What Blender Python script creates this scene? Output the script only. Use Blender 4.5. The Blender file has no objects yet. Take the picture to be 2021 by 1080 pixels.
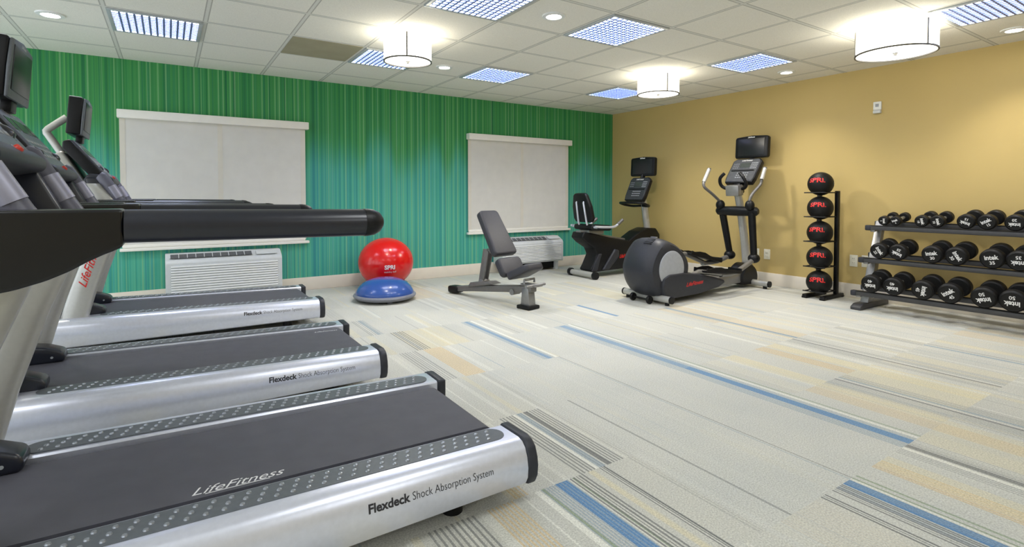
import bpy, bmesh, math, random
from mathutils import Vector, Matrix
random.seed(7)
scene = bpy.context.scene
COL = scene.collection
PI = math.pi

# ------------------------------------------------------------ room figures
XR, YB, ZC = 6.049, 6.287, 2.384          # right wall, back wall, ceiling
XL, YF = -2.75, -2.3                      # left wall, wall behind the viewer
GX, GY, T = 3.302, 3.393, 0.6096          # ceiling grid origin and pitch

# ------------------------------------------------------------ materials
def lin(c):
    return tuple((v/255/12.92 if v/255 <= .04045 else ((v/255+.055)/1.055)**2.4) for v in c) + (1.0,)

def nodes(name):
    m = bpy.data.materials.new(name); m.use_nodes = True
    nt = m.node_tree; b = nt.nodes['Principled BSDF']
    return m, nt, b

def mat(name, rgb, rough=.5, metal=0.0, var=.06, scale=30, bump=0.0, bscale=200, spec=.5, coat=0.0):
    m, nt, b = nodes(name)
    tc = nt.nodes.new('ShaderNodeTexCoord')
    n = nt.nodes.new('ShaderNodeTexNoise'); n.inputs['Scale'].default_value = scale; n.inputs['Detail'].default_value = 3
    nt.links.new(tc.outputs['Object'], n.inputs['Vector'])
    r = nt.nodes.new('ShaderNodeValToRGB'); c = lin(rgb)
    r.color_ramp.elements[0].position = .3; r.color_ramp.elements[1].position = .7
    r.color_ramp.elements[0].color = tuple(v*(1-var) for v in c[:3])+(1,)
    r.color_ramp.elements[1].color = tuple(min(1, v*(1+var)) for v in c[:3])+(1,)
    nt.links.new(n.outputs['Fac'], r.inputs['Fac']); nt.links.new(r.outputs['Color'], b.inputs['Base Color'])
    b.inputs['Roughness'].default_value = rough; b.inputs['Metallic'].default_value = metal
    b.inputs['Specular IOR Level'].default_value = spec
    if coat: b.inputs['Coat Weight'].default_value = coat; b.inputs['Coat Roughness'].default_value = .1
    if bump:
        n2 = nt.nodes.new('ShaderNodeTexNoise'); n2.inputs['Scale'].default_value = bscale
        nt.links.new(tc.outputs['Object'], n2.inputs['Vector'])
        bp = nt.nodes.new('ShaderNodeBump'); bp.inputs['Strength'].default_value = bump; bp.inputs['Distance'].default_value = .002
        nt.links.new(n2.outputs['Fac'], bp.inputs['Height']); nt.links.new(bp.outputs['Normal'], b.inputs['Normal'])
    return m

def emis(name, rgb, strength):
    m, nt, b = nodes(name)
    c = lin(rgb)
    b.inputs['Base Color'].default_value = c
    b.inputs['Emission Color'].default_value = c
    b.inputs['Emission Strength'].default_value = strength
    return m

SILVER = mat('silver_paint', (220, 224, 238), .32, .6, .03, 60)
DISC = mat('pale_disc_plastic', (158, 162, 168), .45, 0, .05)
SILVER2 = mat('warm_silver_paint', (184, 184, 180), .38, .35, .03, 60)
STEEL = mat('grey_steel', (140, 140, 140), .35, .6, .05, 40)
GUN = mat('gunmetal_paint', (112, 110, 108), .42, .35, .06, 40)
DGUN = mat('dark_rack_paint', (66, 66, 68), .45, .2, .06, 40)
BLACK = mat('black_plastic', (17, 18, 21), .40, 0, .1, 40, bump=.12, bscale=600, spec=.28)
BLACK2 = mat('charcoal_plastic', (46, 48, 55), .45, 0, .08, 40, bump=.2, bscale=500, spec=.35)
NAVY = mat('blue_black_plastic', (27, 30, 41), .28, 0, .08, 40, spec=.6)
ARM = mat('gloss_black_plastic', (13, 14, 17), .26, 0, .08, 40, spec=.5)
RUBBER = mat('black_rubber', (15, 15, 16), .5, 0, .12, 60, bump=.2, bscale=300, spec=.3)
BLACKMET = mat('black_powder_coat', (14, 14, 15), .45, .1, .1, 60, spec=.3)
BELT = mat('treadmill_belt', (78, 78, 86), .62, 0, .08, 14, bump=.35, bscale=900)
STRIP = mat('tread_strip', (92, 97, 102), .45, .1, .08, 60)
DOME = mat('tread_dome', (150, 155, 162), .28, .5, .05, 60)
VINYL = mat('grey_black_vinyl', (50, 50, 57), .48, 0, .06, 60, bump=.25, bscale=350)
SCREEN = mat('dark_glass_screen', (20, 21, 26), .32, 0, .1, 10, spec=.6)
PANEL = mat('console_face', (98, 103, 116), .35, 0, .12, 25)
PANELC = mat('console_face_grey', (74, 76, 80), .38, 0, .15, 25)
PANELB = mat('console_face_dark', (52, 55, 60), .4, 0, .15, 25)
KEY = mat('console_key', (150, 154, 158), .45, 0, .05, 30)
LCD = mat('console_window', (66, 72, 70), .2, 0, .1, 30)
RED = mat('red_lettering', (214, 34, 32), .5, 0, .04)
REDBTN = mat('stop_button_red', (205, 60, 45), .35, 0, .04)
WHITEINK = mat('white_lettering', (226, 226, 226), .55, 0, .02)
DARKINK = mat('black_lettering', (40, 40, 46), .55, 0, .02)
BALLRED = mat('glossy_red_vinyl', (216, 14, 18), .22, 0, .05, 6, coat=.3)
BLUEDOME = mat('glossy_blue_vinyl', (48, 84, 158), .25, 0, .06, 6, coat=.3)
GREYRIM = mat('grey_rim_plastic', (128, 130, 140), .5, 0, .06)
PLATE = mat('sensor_plate_metal', (150, 150, 166), .4, .3, .03)
GRIPGREY = mat('grip_grey_plastic', (92, 92, 106), .42, 0, .06)
RINGMET = mat('lamp_ring_metal', (96, 94, 88), .5, .3, .03)
WHITEPL = mat('white_plastic', (226, 228, 228), .45, 0, .03)
GREYPL = mat('pale_grey_plastic', (205, 209, 211), .45, 0, .03)
GRILLE = mat('dark_grille', (86, 88, 92), .6, 0, .2, 90)
IVORY = mat('ivory_plastic', (232, 228, 210), .45, 0, .02)
TRIMW = mat('cream_trim_paint', (226, 218, 204), .5, 0, .03, 8)
BLINDW = mat('white_blind_rail', (236, 234, 226), .5, 0, .02, 10)
SHADE = mat('roller_shade_fabric', (214, 213, 207), .8, 0, .03, 8, bump=.15, bscale=900)
CHAN = mat('shade_channel', (214, 210, 198), .7, 0, .03, 8)
TBAR = mat('ceiling_fixture_frame', (176, 182, 186), .45, .2, .03)
LOUVER = mat('louver_blade', (104, 116, 160), .4, .2, .03)
TANTILE = mat('tan_ceiling_tile', (158, 152, 128), .85, 0, .06, 5)
CHROME = mat('brushed_lamp_metal', (170, 168, 160), .35, .7, .03)
TUBE_L = emis('lamp_tube_glow', (224, 232, 255), 8.5)
DRUM_L = emis('drum_shade_glow', (255, 248, 230), 2.8)
DRUMB_L = emis('drum_diffuser_glow', (255, 251, 242), 2.0)
DOWN_L = emis('downlight_glow', (255, 250, 236), 14.0)

# ------------------------------------------------------------ mesh builder
_text_cache = {}
def text_data(body, size, shear=0, bold=0.0, spacing=1.0):
    k = (body, size, shear, bold, spacing)
    if k in _text_cache: return _text_cache[k]
    cu = bpy.data.curves.new('lettering_curve', 'FONT')
    cu.body = body; cu.size = size; cu.shear = shear; cu.offset = bold; cu.space_character = spacing
    cu.align_x = 'CENTER'; cu.align_y = 'CENTER'; cu.resolution_u = 3; cu.fill_mode = 'FRONT'
    ob = bpy.data.objects.new('lettering_curve', cu); COL.objects.link(ob)
    dg = bpy.context.evaluated_depsgraph_get(); dg.update()
    ev = ob.evaluated_get(dg); me = ev.to_mesh()
    d = ([tuple(v.co) for v in me.vertices], [tuple(p.vertices) for p in me.polygons])
    ev.to_mesh_clear(); bpy.data.objects.remove(ob); bpy.data.curves.remove(cu)
    _text_cache[k] = d
    return d

class MB:
    def __init__(s): s.bm = bmesh.new(); s.mats = []; s.mi = 0
    def m(s, material):
        if material not in s.mats: s.mats.append(material)
        s.mi = s.mats.index(material); return s
    def _fin(s, verts, M=None):
        if M is not None: bmesh.ops.transform(s.bm, matrix=M, verts=verts)
        fs = set()
        for v in verts:
            for f in v.link_faces: fs.add(f)
        for f in fs: f.material_index = s.mi; f.smooth = True
        return verts
    def _bevel(s, verts, w, seg):
        es = set()
        vs = set(verts)
        for v in verts:
            for e in v.link_edges:
                if e.other_vert(v) in vs: es.add(e)
        mark = set(s.bm.verts) - vs
        bmesh.ops.bevel(s.bm, geom=list(es), offset=w, segments=seg, affect='EDGES', profile=.5, clamp_overlap=True)
        return [v for v in s.bm.verts if v not in mark]
    def box(s, c, d, bev=0.0, seg=2, M=None, rx=0, ry=0, rz=0):
        r = bmesh.ops.create_cube(s.bm, size=1.0)
        vs = r['verts']
        bmesh.ops.scale(s.bm, vec=d, verts=vs)
        if bev: vs = s._bevel(vs, bev, seg)
        X = Matrix.Translation(c) @ Matrix.Rotation(rz, 4, 'Z') @ Matrix.Rotation(ry, 4, 'Y') @ Matrix.Rotation(rx, 4, 'X')
        return s._fin(vs, (M @ X) if M else X)
    def prism(s, pts, axis, a, b, bev=0.0, seg=2, M=None):
        # pts in the plane across axis; 'y': (x,z)  'x': (y,z)  'z': (x,y)
        def P(p, t):
            return {'y': (p[0], t, p[1]), 'x': (t, p[0], p[1]), 'z': (p[0], p[1], t)}[axis]
        A = [s.bm.verts.new(P(p, a)) for p in pts]; B = [s.bm.verts.new(P(p, b)) for p in pts]
        n = len(pts); fs = [s.bm.faces.new(A), s.bm.faces.new(B[::-1])]
        for i in range(n): fs.append(s.bm.faces.new([A[i], B[i], B[(i+1) % n], A[(i+1) % n]]))
        bmesh.ops.recalc_face_normals(s.bm, faces=fs)
        vs = A+B
        if bev: vs = s._bevel(vs, bev, seg)
        return s._fin(vs, M)
    def cyl(s, p0, p1, r0, r1=None, seg=20, bev=0.0, M=None):
        p0, p1 = Vector(p0), Vector(p1); r1 = r0 if r1 is None else r1
        L = (p1-p0).length
        r = bmesh.ops.create_cone(s.bm, cap_ends=True, cap_tris=False, segments=seg, radius1=r0, radius2=r1, depth=L)
        vs = r['verts']
        if bev:
            es = set()
            for v in vs:
                for e in v.link_edges:
                    if len(e.link_faces) == 2 and any(len(f.verts) > 4 for f in e.link_faces): es.add(e)
            mark = set(s.bm.verts)-set(vs)
            bmesh.ops.bevel(s.bm, geom=list(es), offset=bev, segments=2, affect='EDGES', profile=.5, clamp_overlap=True)
            vs = [v for v in s.bm.verts if v not in mark]
        q = (p1-p0).to_track_quat('Z', 'Y').to_matrix().to_4x4()
        X = Matrix.Translation((p0+p1)/2) @ q
        return s._fin(vs, (M @ X) if M else X)
    def tube(s, pts, r, seg=12, smooth=0, M=None, flat=1.0, up=None):
        pts = [Vector(p) for p in pts]
        rr = r if isinstance(r, (list, tuple)) else [r]*len(pts)
        if smooth:
            P, R = [], []
            n = len(pts)
            for i in range(n-1):
                a = pts[max(0, i-1)]; b = pts[i]; c = pts[i+1]; d = pts[min(n-1, i+2)]
                for k in range(smooth):
                    t = k/smooth
                    P.append(.5*((2*b)+(c-a)*t+(2*a-5*b+4*c-d)*t*t+(3*b-a-3*c+d)*t**3)); R.append(rr[i]*(1-t)+rr[i+1]*t)
            P.append(pts[-1]); R.append(rr[-1]); pts, rr = P, R
        n = len(pts); rings = []
        prev = Vector(up) if up else None
        for i in range(n):
            d = (pts[min(n-1, i+1)]-pts[max(0, i-1)]).normalized()
            if prev is None: prev = Vector((0, 0, 1)) if abs(d.z) < .9 else Vector((1, 0, 0))
            u = (prev-d*prev.dot(d)).normalized(); w = d.cross(u); prev = u
            rings.append([s.bm.verts.new(pts[i]+(u*math.cos(2*PI*k/seg)+w*math.sin(2*PI*k/seg)*flat)*rr[i]) for k in range(seg)])
        fs = []
        for i in range(n-1):
            for k in range(seg):
                fs.append(s.bm.faces.new([rings[i][k], rings[i][(k+1) % seg], rings[i+1][(k+1) % seg], rings[i+1][k]]))
        fs.append(s.bm.faces.new(rings[0][::-1])); fs.append(s.bm.faces.new(rings[-1]))
        bmesh.ops.recalc_face_normals(s.bm, faces=fs)
        return s._fin([v for q in rings for v in q], M)
    def lathe(s, prof, seg=32, axis='z', c=(0, 0, 0), M=None, scl=(1, 1, 1)):
        # prof: (radius, height) along axis
        rings = []
        for r, h in prof:
            if r < 1e-5: rings.append([s.bm.verts.new((0, 0, h))])
            else: rings.append([s.bm.verts.new((r*math.cos(2*PI*k/seg), r*math.sin(2*PI*k/seg), h)) for k in range(seg)])
        fs = []
        for a, b in zip(rings, rings[1:]):
            for k in range(seg):
                k2 = (k+1) % seg
                if len(a) == 1 and len(b) == 1: continue
                if len(a) == 1: fs.append(s.bm.faces.new([a[0], b[k2], b[k]]))
                elif len(b) == 1: fs.append(s.bm.faces.new([a[k], a[k2], b[0]]))
                else: fs.append(s.bm.faces.new([a[k], a[k2], b[k2], b[k]]))
        bmesh.ops.recalc_face_normals(s.bm, faces=fs)
        R = {'z': Matrix.Identity(4), 'y': Matrix.Rotation(-PI/2, 4, 'X'), 'x': Matrix.Rotation(PI/2, 4, 'Y')}[axis]
        X = Matrix.Translation(c) @ R @ Matrix.Diagonal((*scl, 1))
        return s._fin([v for q in rings for v in q], (M @ X) if M else X)
    def sphere(s, c, r, scl=(1, 1, 1), seg=32, rings=20):
        n = rings
        return s.lathe([(r*math.sin(PI*i/n) if 0 < i < n else 0, -r*math.cos(PI*i/n)) for i in range(n+1)], seg, 'z', c, scl=scl)
    def dome(s, c, r, h, seg=8):
        return s.lathe([(r, 0), (r*.75, h*.66), (0, h)], seg, 'z', c)
    def text(s, body, size, o, right, up, shear=0, bold=0.0, spacing=1.0, fn=None, width=None):
        vs, fs = text_data(body, size, shear, bold, spacing)
        if width:
            k = width/(max(v[0] for v in vs)-min(v[0] for v in vs)); vs = [(v[0]*k, v[1], 0) for v in vs]
        o, right, up = Vector(o), Vector(right).normalized(), Vector(up).normalized()
        if fn:      # finer mesh so that lettering can follow a curved surface
            tb = bmesh.new(); tv = [tb.verts.new(v) for v in vs]
            for f in fs:
                try: tb.faces.new([tv[i] for i in f])
                except ValueError: pass
            bmesh.ops.triangulate(tb, faces=tb.faces[:])
            for _ in range(5):
                es = [e for e in tb.edges if e.calc_length() > size*.16]
                if not es: break
                bmesh.ops.subdivide_edges(tb, edges=es, cuts=1); bmesh.ops.triangulate(tb, faces=[f for f in tb.faces if len(f.verts) > 3])
            tb.verts.index_update(); vs = [tuple(v.co) for v in tb.verts]; fs = [tuple(v.index for v in f.verts) for f in tb.faces]; tb.free()
        V = []
        for v in vs:
            p = o+right*v[0]+up*v[1]
            V.append(s.bm.verts.new(fn(p) if fn else p))
        for f in fs:
            try: s.bm.faces.new([V[i] for i in f])
            except ValueError: pass
        return s._fin(V)
    def quad(s, pts):
        return s._fin([*s.bm.faces.new([s.bm.verts.new(p) for p in pts]).verts])
    def build(s, name, parent=None, angle=38, off=None, **kw):
        me = bpy.data.meshes.new(name)
        if off is not None: bmesh.ops.translate(s.bm, vec=-Vector(off), verts=s.bm.verts[:])
        s.bm.to_mesh(me); s.bm.free()
        for m_ in s.mats: me.materials.append(m_)
        me.set_sharp_from_angle(angle=math.radians(angle))
        o = bpy.data.objects.new(name, me); COL.objects.link(o)
        if parent is not None: o.parent = parent
        if off is not None and parent is None: o.location = off
        for k, v in kw.items(): o[k] = v
        return o

def thing(name, label, category, loc=(0, 0, 0), rotz=0, group=None):
    o = bpy.data.objects.new(name, None); COL.objects.link(o)
    o.location = loc; o.rotation_euler = (0, 0, rotz); o.empty_display_size = .1
    o['label'] = label; o['category'] = category
    if group: o['group'] = group
    return o

def dup(o, parent=None):
    c = o.copy(); COL.objects.link(c)
    if parent is not None: c.parent = parent
    for ch in list(o.children): dup(ch, c)
    return c

def struct(o): o['kind'] = 'structure'; return o
# ============================================================ the room
def wall_green():
    m, nt, b = nodes('striped_green_wallcovering')
    L = nt.links.new; N = nt.nodes.new
    tc = N('ShaderNodeTexCoord'); sep = N('ShaderNodeSeparateXYZ'); L(tc.outputs['Object'], sep.inputs[0])
    def noise(scale, detail=2.0, off=0.0):
        mm = N('ShaderNodeMath'); mm.operation = 'ADD'; mm.inputs[1].default_value = off; L(sep.outputs['X'], mm.inputs[0])
        n = N('ShaderNodeTexNoise'); n.noise_dimensions = '1D'; n.inputs['Scale'].default_value = scale; n.inputs['Detail'].default_value = detail
        L(mm.outputs[0], n.inputs['W']); return n.outputs['Fac']
    def ramp(fac, stops, interp='LINEAR'):
        r = N('ShaderNodeValToRGB'); e = r.color_ramp; e.interpolation = interp
        e.elements[0].position, e.elements[0].color = stops[0][0], stops[0][1]
        e.elements[1].position, e.elements[1].color = stops[-1][0], stops[-1][1]
        for p, c in stops[1:-1]:
            q = e.elements.new(p); q.color = c
        L(fac, r.inputs['Fac']); return r.outputs['Color']
    def mix(f, a, c, mode='MIX'):
        x = N('ShaderNodeMix'); x.data_type = 'RGBA'; x.blend_type = mode
        if isinstance(f, float): x.inputs[0].default_value = f
        else: L(f, x.inputs[0])
        L(a, x.inputs[6]); L(c, x.inputs[7]); return x.outputs[2]
    mid = noise(24, 2); fine = noise(64, 1, 3.3)
    green = ramp(mid, [(.25, lin((36, 112, 74))), (.42, lin((50, 136, 78))), (.52, lin((70, 150, 82))), (.62, lin((44, 128, 86))), (.78, lin((88, 166, 92)))])
    teal = ramp(mid, [(.25, lin((52, 136, 140))), (.42, lin((64, 160, 142))), (.52, lin((86, 174, 146))), (.62, lin((58, 150, 148))), (.78, lin((108, 188, 156)))])
    # soft change of hue with height, wavering a little from stripe to stripe
    wob = N('ShaderNodeMath'); wob.operation = 'MULTIPLY_ADD'; wob.inputs[1].default_value = .7; L(noise(3.0, 2, 9.0), wob.inputs[0]); L(sep.outputs['Z'], wob.inputs[2])
    mr = N('ShaderNodeMapRange'); mr.interpolation_type = 'SMOOTHSTEP'
    mr.inputs['From Min'].default_value = 1.60; mr.inputs['From Max'].default_value = 2.15; L(wob.outputs[0], mr.inputs['Value'])
    col = mix(mr.outputs[0], teal, green)
    dark = ramp(fine, [(.3, (.84, .87, .87, 1)), (.5, (1, 1, 1, 1)), (.72, (1.1, 1.09, 1.05, 1))])
    col = mix(1.0, col, dark, 'MULTIPLY')
    lines = ramp(noise(46, 0.0, 5.1), [(.655, (0, 0, 0, 1)), (.70, (1, 1, 1, 1))])
    lc = N('ShaderNodeRGB'); lc.outputs[0].default_value = lin((136, 190, 136))
    fm = N('ShaderNodeMath'); fm.operation = 'MULTIPLY'; fm.inputs[1].default_value = .5; L(lines, fm.inputs[0])
    col = mix(fm.outputs[0], col, lc.outputs[0])
    L(col, b.inputs['Base Color']); b.inputs['Roughness'].default_value = .62; b.inputs['Specular IOR Level'].default_value = .3
    return m

def wall_paint(name, rgb):
    return mat(name, rgb, .55, 0, .035, 1.3, bump=.1, bscale=250, spec=.35)

def ceiling_mat():
    m, nt, b = nodes('lay_in_ceiling_tiles')
    L = nt.links.new; N = nt.nodes.new
    tc = N('ShaderNodeTexCoord'); sep = N('ShaderNodeSeparateXYZ'); L(tc.outputs['Object'], sep.inputs[0])
    def dist(sock, org):
        a = N('ShaderNodeMath'); a.operation = 'SUBTRACT'; L(sock, a.inputs[0]); a.inputs[1].default_value = org - 40*T
        f = N('ShaderNodeMath'); f.operation = 'MODULO'; L(a.outputs[0], f.inputs[0]); f.inputs[1].default_value = T
        c = N('ShaderNodeMath'); c.operation = 'SUBTRACT'; L(f.outputs[0], c.inputs[0]); c.inputs[1].default_value = T/2
        ab = N('ShaderNodeMath'); ab.operation = 'ABSOLUTE'; L(c.outputs[0], ab.inputs[0])
        s = N('ShaderNodeMath'); s.operation = 'SUBTRACT'; s.inputs[0].default_value = T/2; L(ab.outputs[0], s.inputs[1])
        return s.outputs[0]
    mn = N('ShaderNodeMath'); mn.operation = 'MINIMUM'; L(dist(sep.outputs['X'], GX), mn.inputs[0]); L(dist(sep.outputs['Y'], GY), mn.inputs[1])
    r = N('ShaderNodeValToRGB'); e = r.color_ramp; e.interpolation = 'LINEAR'
    e.elements[0].position = .0; e.elements[0].color = lin((220, 220, 214))
    e.elements[1].position = 1.0; e.elements[1].color = lin((236, 234, 226))
    for p, c in [(.011, (218, 218, 212)), (.0125, (160, 159, 152)), (.017, (166, 165, 158)), (.019, (236, 234, 226))]:
        q = e.elements.new(p); q.color = lin(c)
    L(mn.outputs[0], r.inputs['Fac'])
    n = N('ShaderNodeTexNoise'); n.inputs['Scale'].default_value = 160; n.inputs['Detail'].default_value = 4; L(tc.outputs['Object'], n.inputs['Vector'])
    r2 = N('ShaderNodeValToRGB'); r2.color_ramp.elements[0].position = .3; r2.color_ramp.elements[0].color = (.90, .90, .90, 1); r2.color_ramp.elements[1].position = .6
    L(n.outputs['Fac'], r2.inputs['Fac'])
    x = N('ShaderNodeMix'); x.data_type = 'RGBA'; x.blend_type = 'MULTIPLY'; x.inputs[0].default_value = 1; L(r.outputs[0], x.inputs[6]); L(r2.outputs[0], x.inputs[7])
    L(x.outputs[2], b.inputs['Base Color']); b.inputs['Roughness'].default_value = .9; b.inputs['Specular IOR Level'].default_value = .1
    bp = N('ShaderNodeBump'); bp.inputs['Strength'].default_value = .25; bp.inputs['Distance'].default_value = .004
    L(n.outputs['Fac'], bp.inputs['Height']); L(bp.outputs['Normal'], b.inputs['Normal'])
    return m

def carpet_mat():
    m, nt, b = nodes('striped_carpet_tile')
    L = nt.links.new; N = nt.nodes.new
    at = N('ShaderNodeAttribute'); at.attribute_name = 'stripe'
    tc = N('ShaderNodeTexCoord')
    n = N('ShaderNodeTexNoise'); n.inputs['Scale'].default_value = 170; n.inputs['Detail'].default_value = 3; L(tc.outputs['Object'], n.inputs['Vector'])
    n3 = N('ShaderNodeTexNoise'); n3.inputs['Scale'].default_value = 2.2; n3.inputs['Detail'].default_value = 3; L(tc.outputs['Object'], n3.inputs['Vector'])
    r = N('ShaderNodeValToRGB'); r.color_ramp.elements[0].position = .32; r.color_ramp.elements[0].color = (.76, .76, .76, 1); r.color_ramp.elements[1].position = .66; r.color_ramp.elements[1].color = (1.12, 1.12, 1.12, 1)
    L(n.outputs['Fac'], r.inputs['Fac'])
    r3 = N('ShaderNodeValToRGB'); r3.color_ramp.elements[0].position = .3; r3.color_ramp.elements[0].color = (.93, .94, .95, 1); r3.color_ramp.elements[1].position = .7; r3.color_ramp.elements[1].color = (1.03, 1.02, 1.0, 1)
    L(n3.outputs['Fac'], r3.inputs['Fac'])
    x = N('ShaderNodeMix'); x.data_type = 'RGBA'; x.blend_type = 'MULTIPLY'; x.inputs[0].default_value = 1; L(at.outputs['Color'], x.inputs[6]); L(r.outputs[0], x.inputs[7])
    y = N('ShaderNodeMix'); y.data_type = 'RGBA'; y.blend_type = 'MULTIPLY'; y.inputs[0].default_value = 1; L(x.outputs[2], y.inputs[6]); L(r3.outputs[0], y.inputs[7])
    L(y.outputs[2], b.inputs['Base Color']); b.inputs['Roughness'].default_value = .95; b.inputs['Specular IOR Level'].default_value = .1
    bp = N('ShaderNodeBump'); bp.inputs['Strength'].default_value = .5; bp.inputs['Distance'].default_value = .004
    L(n.outputs['Fac'], bp.inputs['Height']); L(bp.outputs['Normal'], b.inputs['Normal'])
    return m

def make_floor():
    STEP = .004
    n = int(round((XR-XL)/STEP))
    rows = [-2.3, -2.05, -1.45, -.85, -.25, .355, .95, 1.535, 2.14, 2.76, 3.40, 3.955, 4.49, 5.09, 5.69, YB]
    base = (197, 197, 189)
    blue, gblue, grey, dgrey, ochre, yell, green, pale = (88, 130, 176), (152, 165, 174), (158, 159, 155), (112, 114, 113), (208, 184, 142), (214, 204, 170), (142, 156, 132), (224, 224, 214)
    grid = [[base]*n for _ in range(len(rows)-1)]
    def row_of(y):
        for k in range(len(rows)-1):
            if rows[k] <= y < rows[k+1]: return k
    def paint(x0, x1, y0, y1, c, a=1.0):
        for k in range(len(rows)-1):
            ym = (rows[k]+rows[k+1])/2
            if y0 <= ym < y1:
                for i in range(max(0, int((x0-XL)/STEP)), min(n, max(int((x0-XL)/STEP)+1, int(round((x1-XL)/STEP))))):
                    o = grid[k][i]; grid[k][i] = tuple(o[j]*(1-a)+c[j]*a for j in range(3))
    def lines(x0, x1, y0, y1, c, period=.016, w=.005, a=.8):
        x = x0
        while x < x1: paint(x, x+w, y0, y1, c, a); x += period
    rnd = random.Random(11)
    # quiet background of every tile: soft ochre or grey bands and thin lines
    for k in range(len(rows)-1):
        y0, y1 = rows[k], rows[k+1]
        for cx in range(15):
            X0 = XL+cx*.6-.05
            t = rnd.random()
            g = rnd.uniform(-5, 5)
            paint(X0, X0+.6, y0, y1, (base[0]+g, base[1]+g, base[2]+g))
            if t < .3: a0, a1, oc, al = X0+rnd.uniform(.05, .3), X0+rnd.uniform(.33, .55), rnd.choice([ochre, yell, yell]), rnd.uniform(.25, .5); paint(a0, a1, y0, y1, oc, al*.5); lines(a0, a1, y0, y1, oc, .016, .008, al)
            if .2 < t < .5:
                q = X0+rnd.uniform(.05, .4); lines(q, q+rnd.uniform(.04, .14), y0, y1, grey, .014, .005, rnd.uniform(.3, .6))
            for _ in range(2):
                q = X0+rnd.uniform(0, .6); paint(q, q+.006, y0, y1, rnd.choice([grey, pale, gblue]), .6)
            for _ in range(5):
                q = X0+rnd.uniform(0, .6); paint(q, q+rnd.uniform(.01, .05), y0, y1, rnd.choice([pale, base, yell]), .35)
    # the strong stripes one sees in the room
    clear = (196, 197, 191)
    paint(1.60, 2.62, .36, 2.70, clear, .75)
    paint(2.2, 3.05, .95, 3.3, clear, .6)
    def blueband(x0, x1, y0, y1):
        w = x1-x0
        lines(x0-w*1.2, x0, y0, y1, gblue, .012, .006, .7)
        paint(x0, x1, y0, y1, blue, .85); lines(x0+w*.2, x1, y0, y1, gblue, w*.26, w*.08, .6)
        paint(x1+w*.15, x1+w*.35, y0, y1, pale, .7); paint(x1+w*.5, x1+w*.66, y0, y1, green, .8)
    blueband(1.195, 1.25, .96, 1.53)                       # near the first treadmill
    lines(1.265, 1.325, .96, 1.53, dgrey, .015, .005, .75)
    paint(1.13, 1.142, .36, 1.53, green, .8); paint(1.10, 1.12, .36, 1.53, pale, .8)
    blueband(2.105, 2.15, .1, .95); lines(2.02, 2.10, .1, .95, dgrey, .014, .005, .65)
    paint(2.2, 2.212, .1, .95, green, .7)
    for x in (2.705,): 
        lines(x-.085, x-.02, .95, 3.45, gblue, .012, .007, .75); paint(x-.02, x+.035, .95, 2.14, blue, .72); paint(x-.02, x+.035, 2.14, 3.45, blue, .5); paint(x+.035, x+.06, .95, 3.45, gblue, .4); paint(x+.07, x+.085, .95, 3.45, pale, .8); paint(x+.1, x+.11, .95, 3.45, green, .6)
    lines(2.55, 2.75, .1, .95, dgrey, .016, .006, .5); paint(2.61, 2.63, .1, .95, pale, .8); paint(2.64, 2.67, .1, .95, dgrey, .6)
    lines(3.15, 3.40, .1, 1.55, grey, .016, .007, .7); paint(3.265, 3.28, .1, 1.55, dgrey, .6); paint(3.29, 3.30, .1, 1.55, pale, .8); paint(3.31, 3.33, .1, 1.55, gblue, .7)
    lines(3.82, 4.01, .95, 2.16, grey, .018, .008, .6); paint(3.905, 3.92, .95, 2.16, dgrey, .5); paint(3.935, 3.945, .95, 2.16, pale, .8)
    lines(4.52, 4.60, 1.53, 2.2, grey, .02, .01, .8); paint(4.54, 4.57, .95, 1.55, gblue, .9); paint(4.60, 4.62, .95, 1.55, grey, .7)
    paint(3.97, 3.995, 2.14, 3.4, blue, .55); paint(3.94, 3.97, 2.14, 3.4, gblue, .5)
    paint(4.58, 4.60, 2.8, 3.5, gblue, .8)
    paint(3.33, 3.365, 3.40, 3.95, blue, .65)
    lines(1.325, 1.55, 1.53, 2.14, dgrey, .017, .006, .6); paint(1.465, 1.485, 1.53, 2.14, dgrey, .7); paint(1.40, 1.415, 1.53, 2.14, pale, .9); paint(1.42, 1.45, 1.53, 2.14, gblue, .7)
    paint(2.06, 2.14, 2.76, 3.95, gblue, .55); paint(2.09, 2.12, 2.76, 3.95, blue, .45); paint(2.15, 2.17, 2.76, 3.95, pale, .8)
    lines(1.29, 1.38, 3.95, 4.5, grey, .018, .008, .8); paint(1.345, 1.37, 3.95, 4.5, gblue, .6)
    lines(1.44, 1.54, 3.40, 3.95, dgrey, .018, .007, .7)
    lines(1.30, 1.42, 2.76, 3.4, grey, .018, .008, .8)
    paint(1.475, 1.61, 2.76, 3.40, ochre, .35); lines(1.475, 1.61, 2.76, 3.40, ochre, .016, .009, .6)
    lines(1.30, 1.42, .96, 1.535, dgrey, .03, .006, .0)
    lines(1.415, 1.44, .96, 1.53, dgrey, .011, .005, .9)
    paint(1.745, 1.752, .95, 2.2, grey, .9); paint(2.17, 2.178, .95, 2.8, grey, .9); paint(2.155, 2.16, .95, 2.8, gblue, .5)
    lines(1.94, 1.97, .36, .95, dgrey, .014, .005, .8)
    lines(2.33, 2.42, .36, .95, ochre, .014, .008, .7); paint(2.36, 2.48, .1, .95, yell, .4)
    paint(2.94, 3.06, .36, 1.53, ochre, .35); paint(3.56, 3.68, .95, 2.14, yell, .6); paint(3.06, 3.16, .95, 2.14, yell, .4)
    lines(.68, .86, .95, 1.7, dgrey, .020, .007, .6); lines(.9, 1.0, .95, 1.53, ochre, .016, .008, .7); lines(1.02, 1.08, 1.53, 2.1, ochre, .016, .007, .6)
    lines(5.30, 5.36, .9, 2.76, gblue, .02, .009, .7)
    me = bpy.data.meshes.new('floor'); bm = bmesh.new(); lay = bm.loops.layers.float_color.new('stripe')
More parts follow.
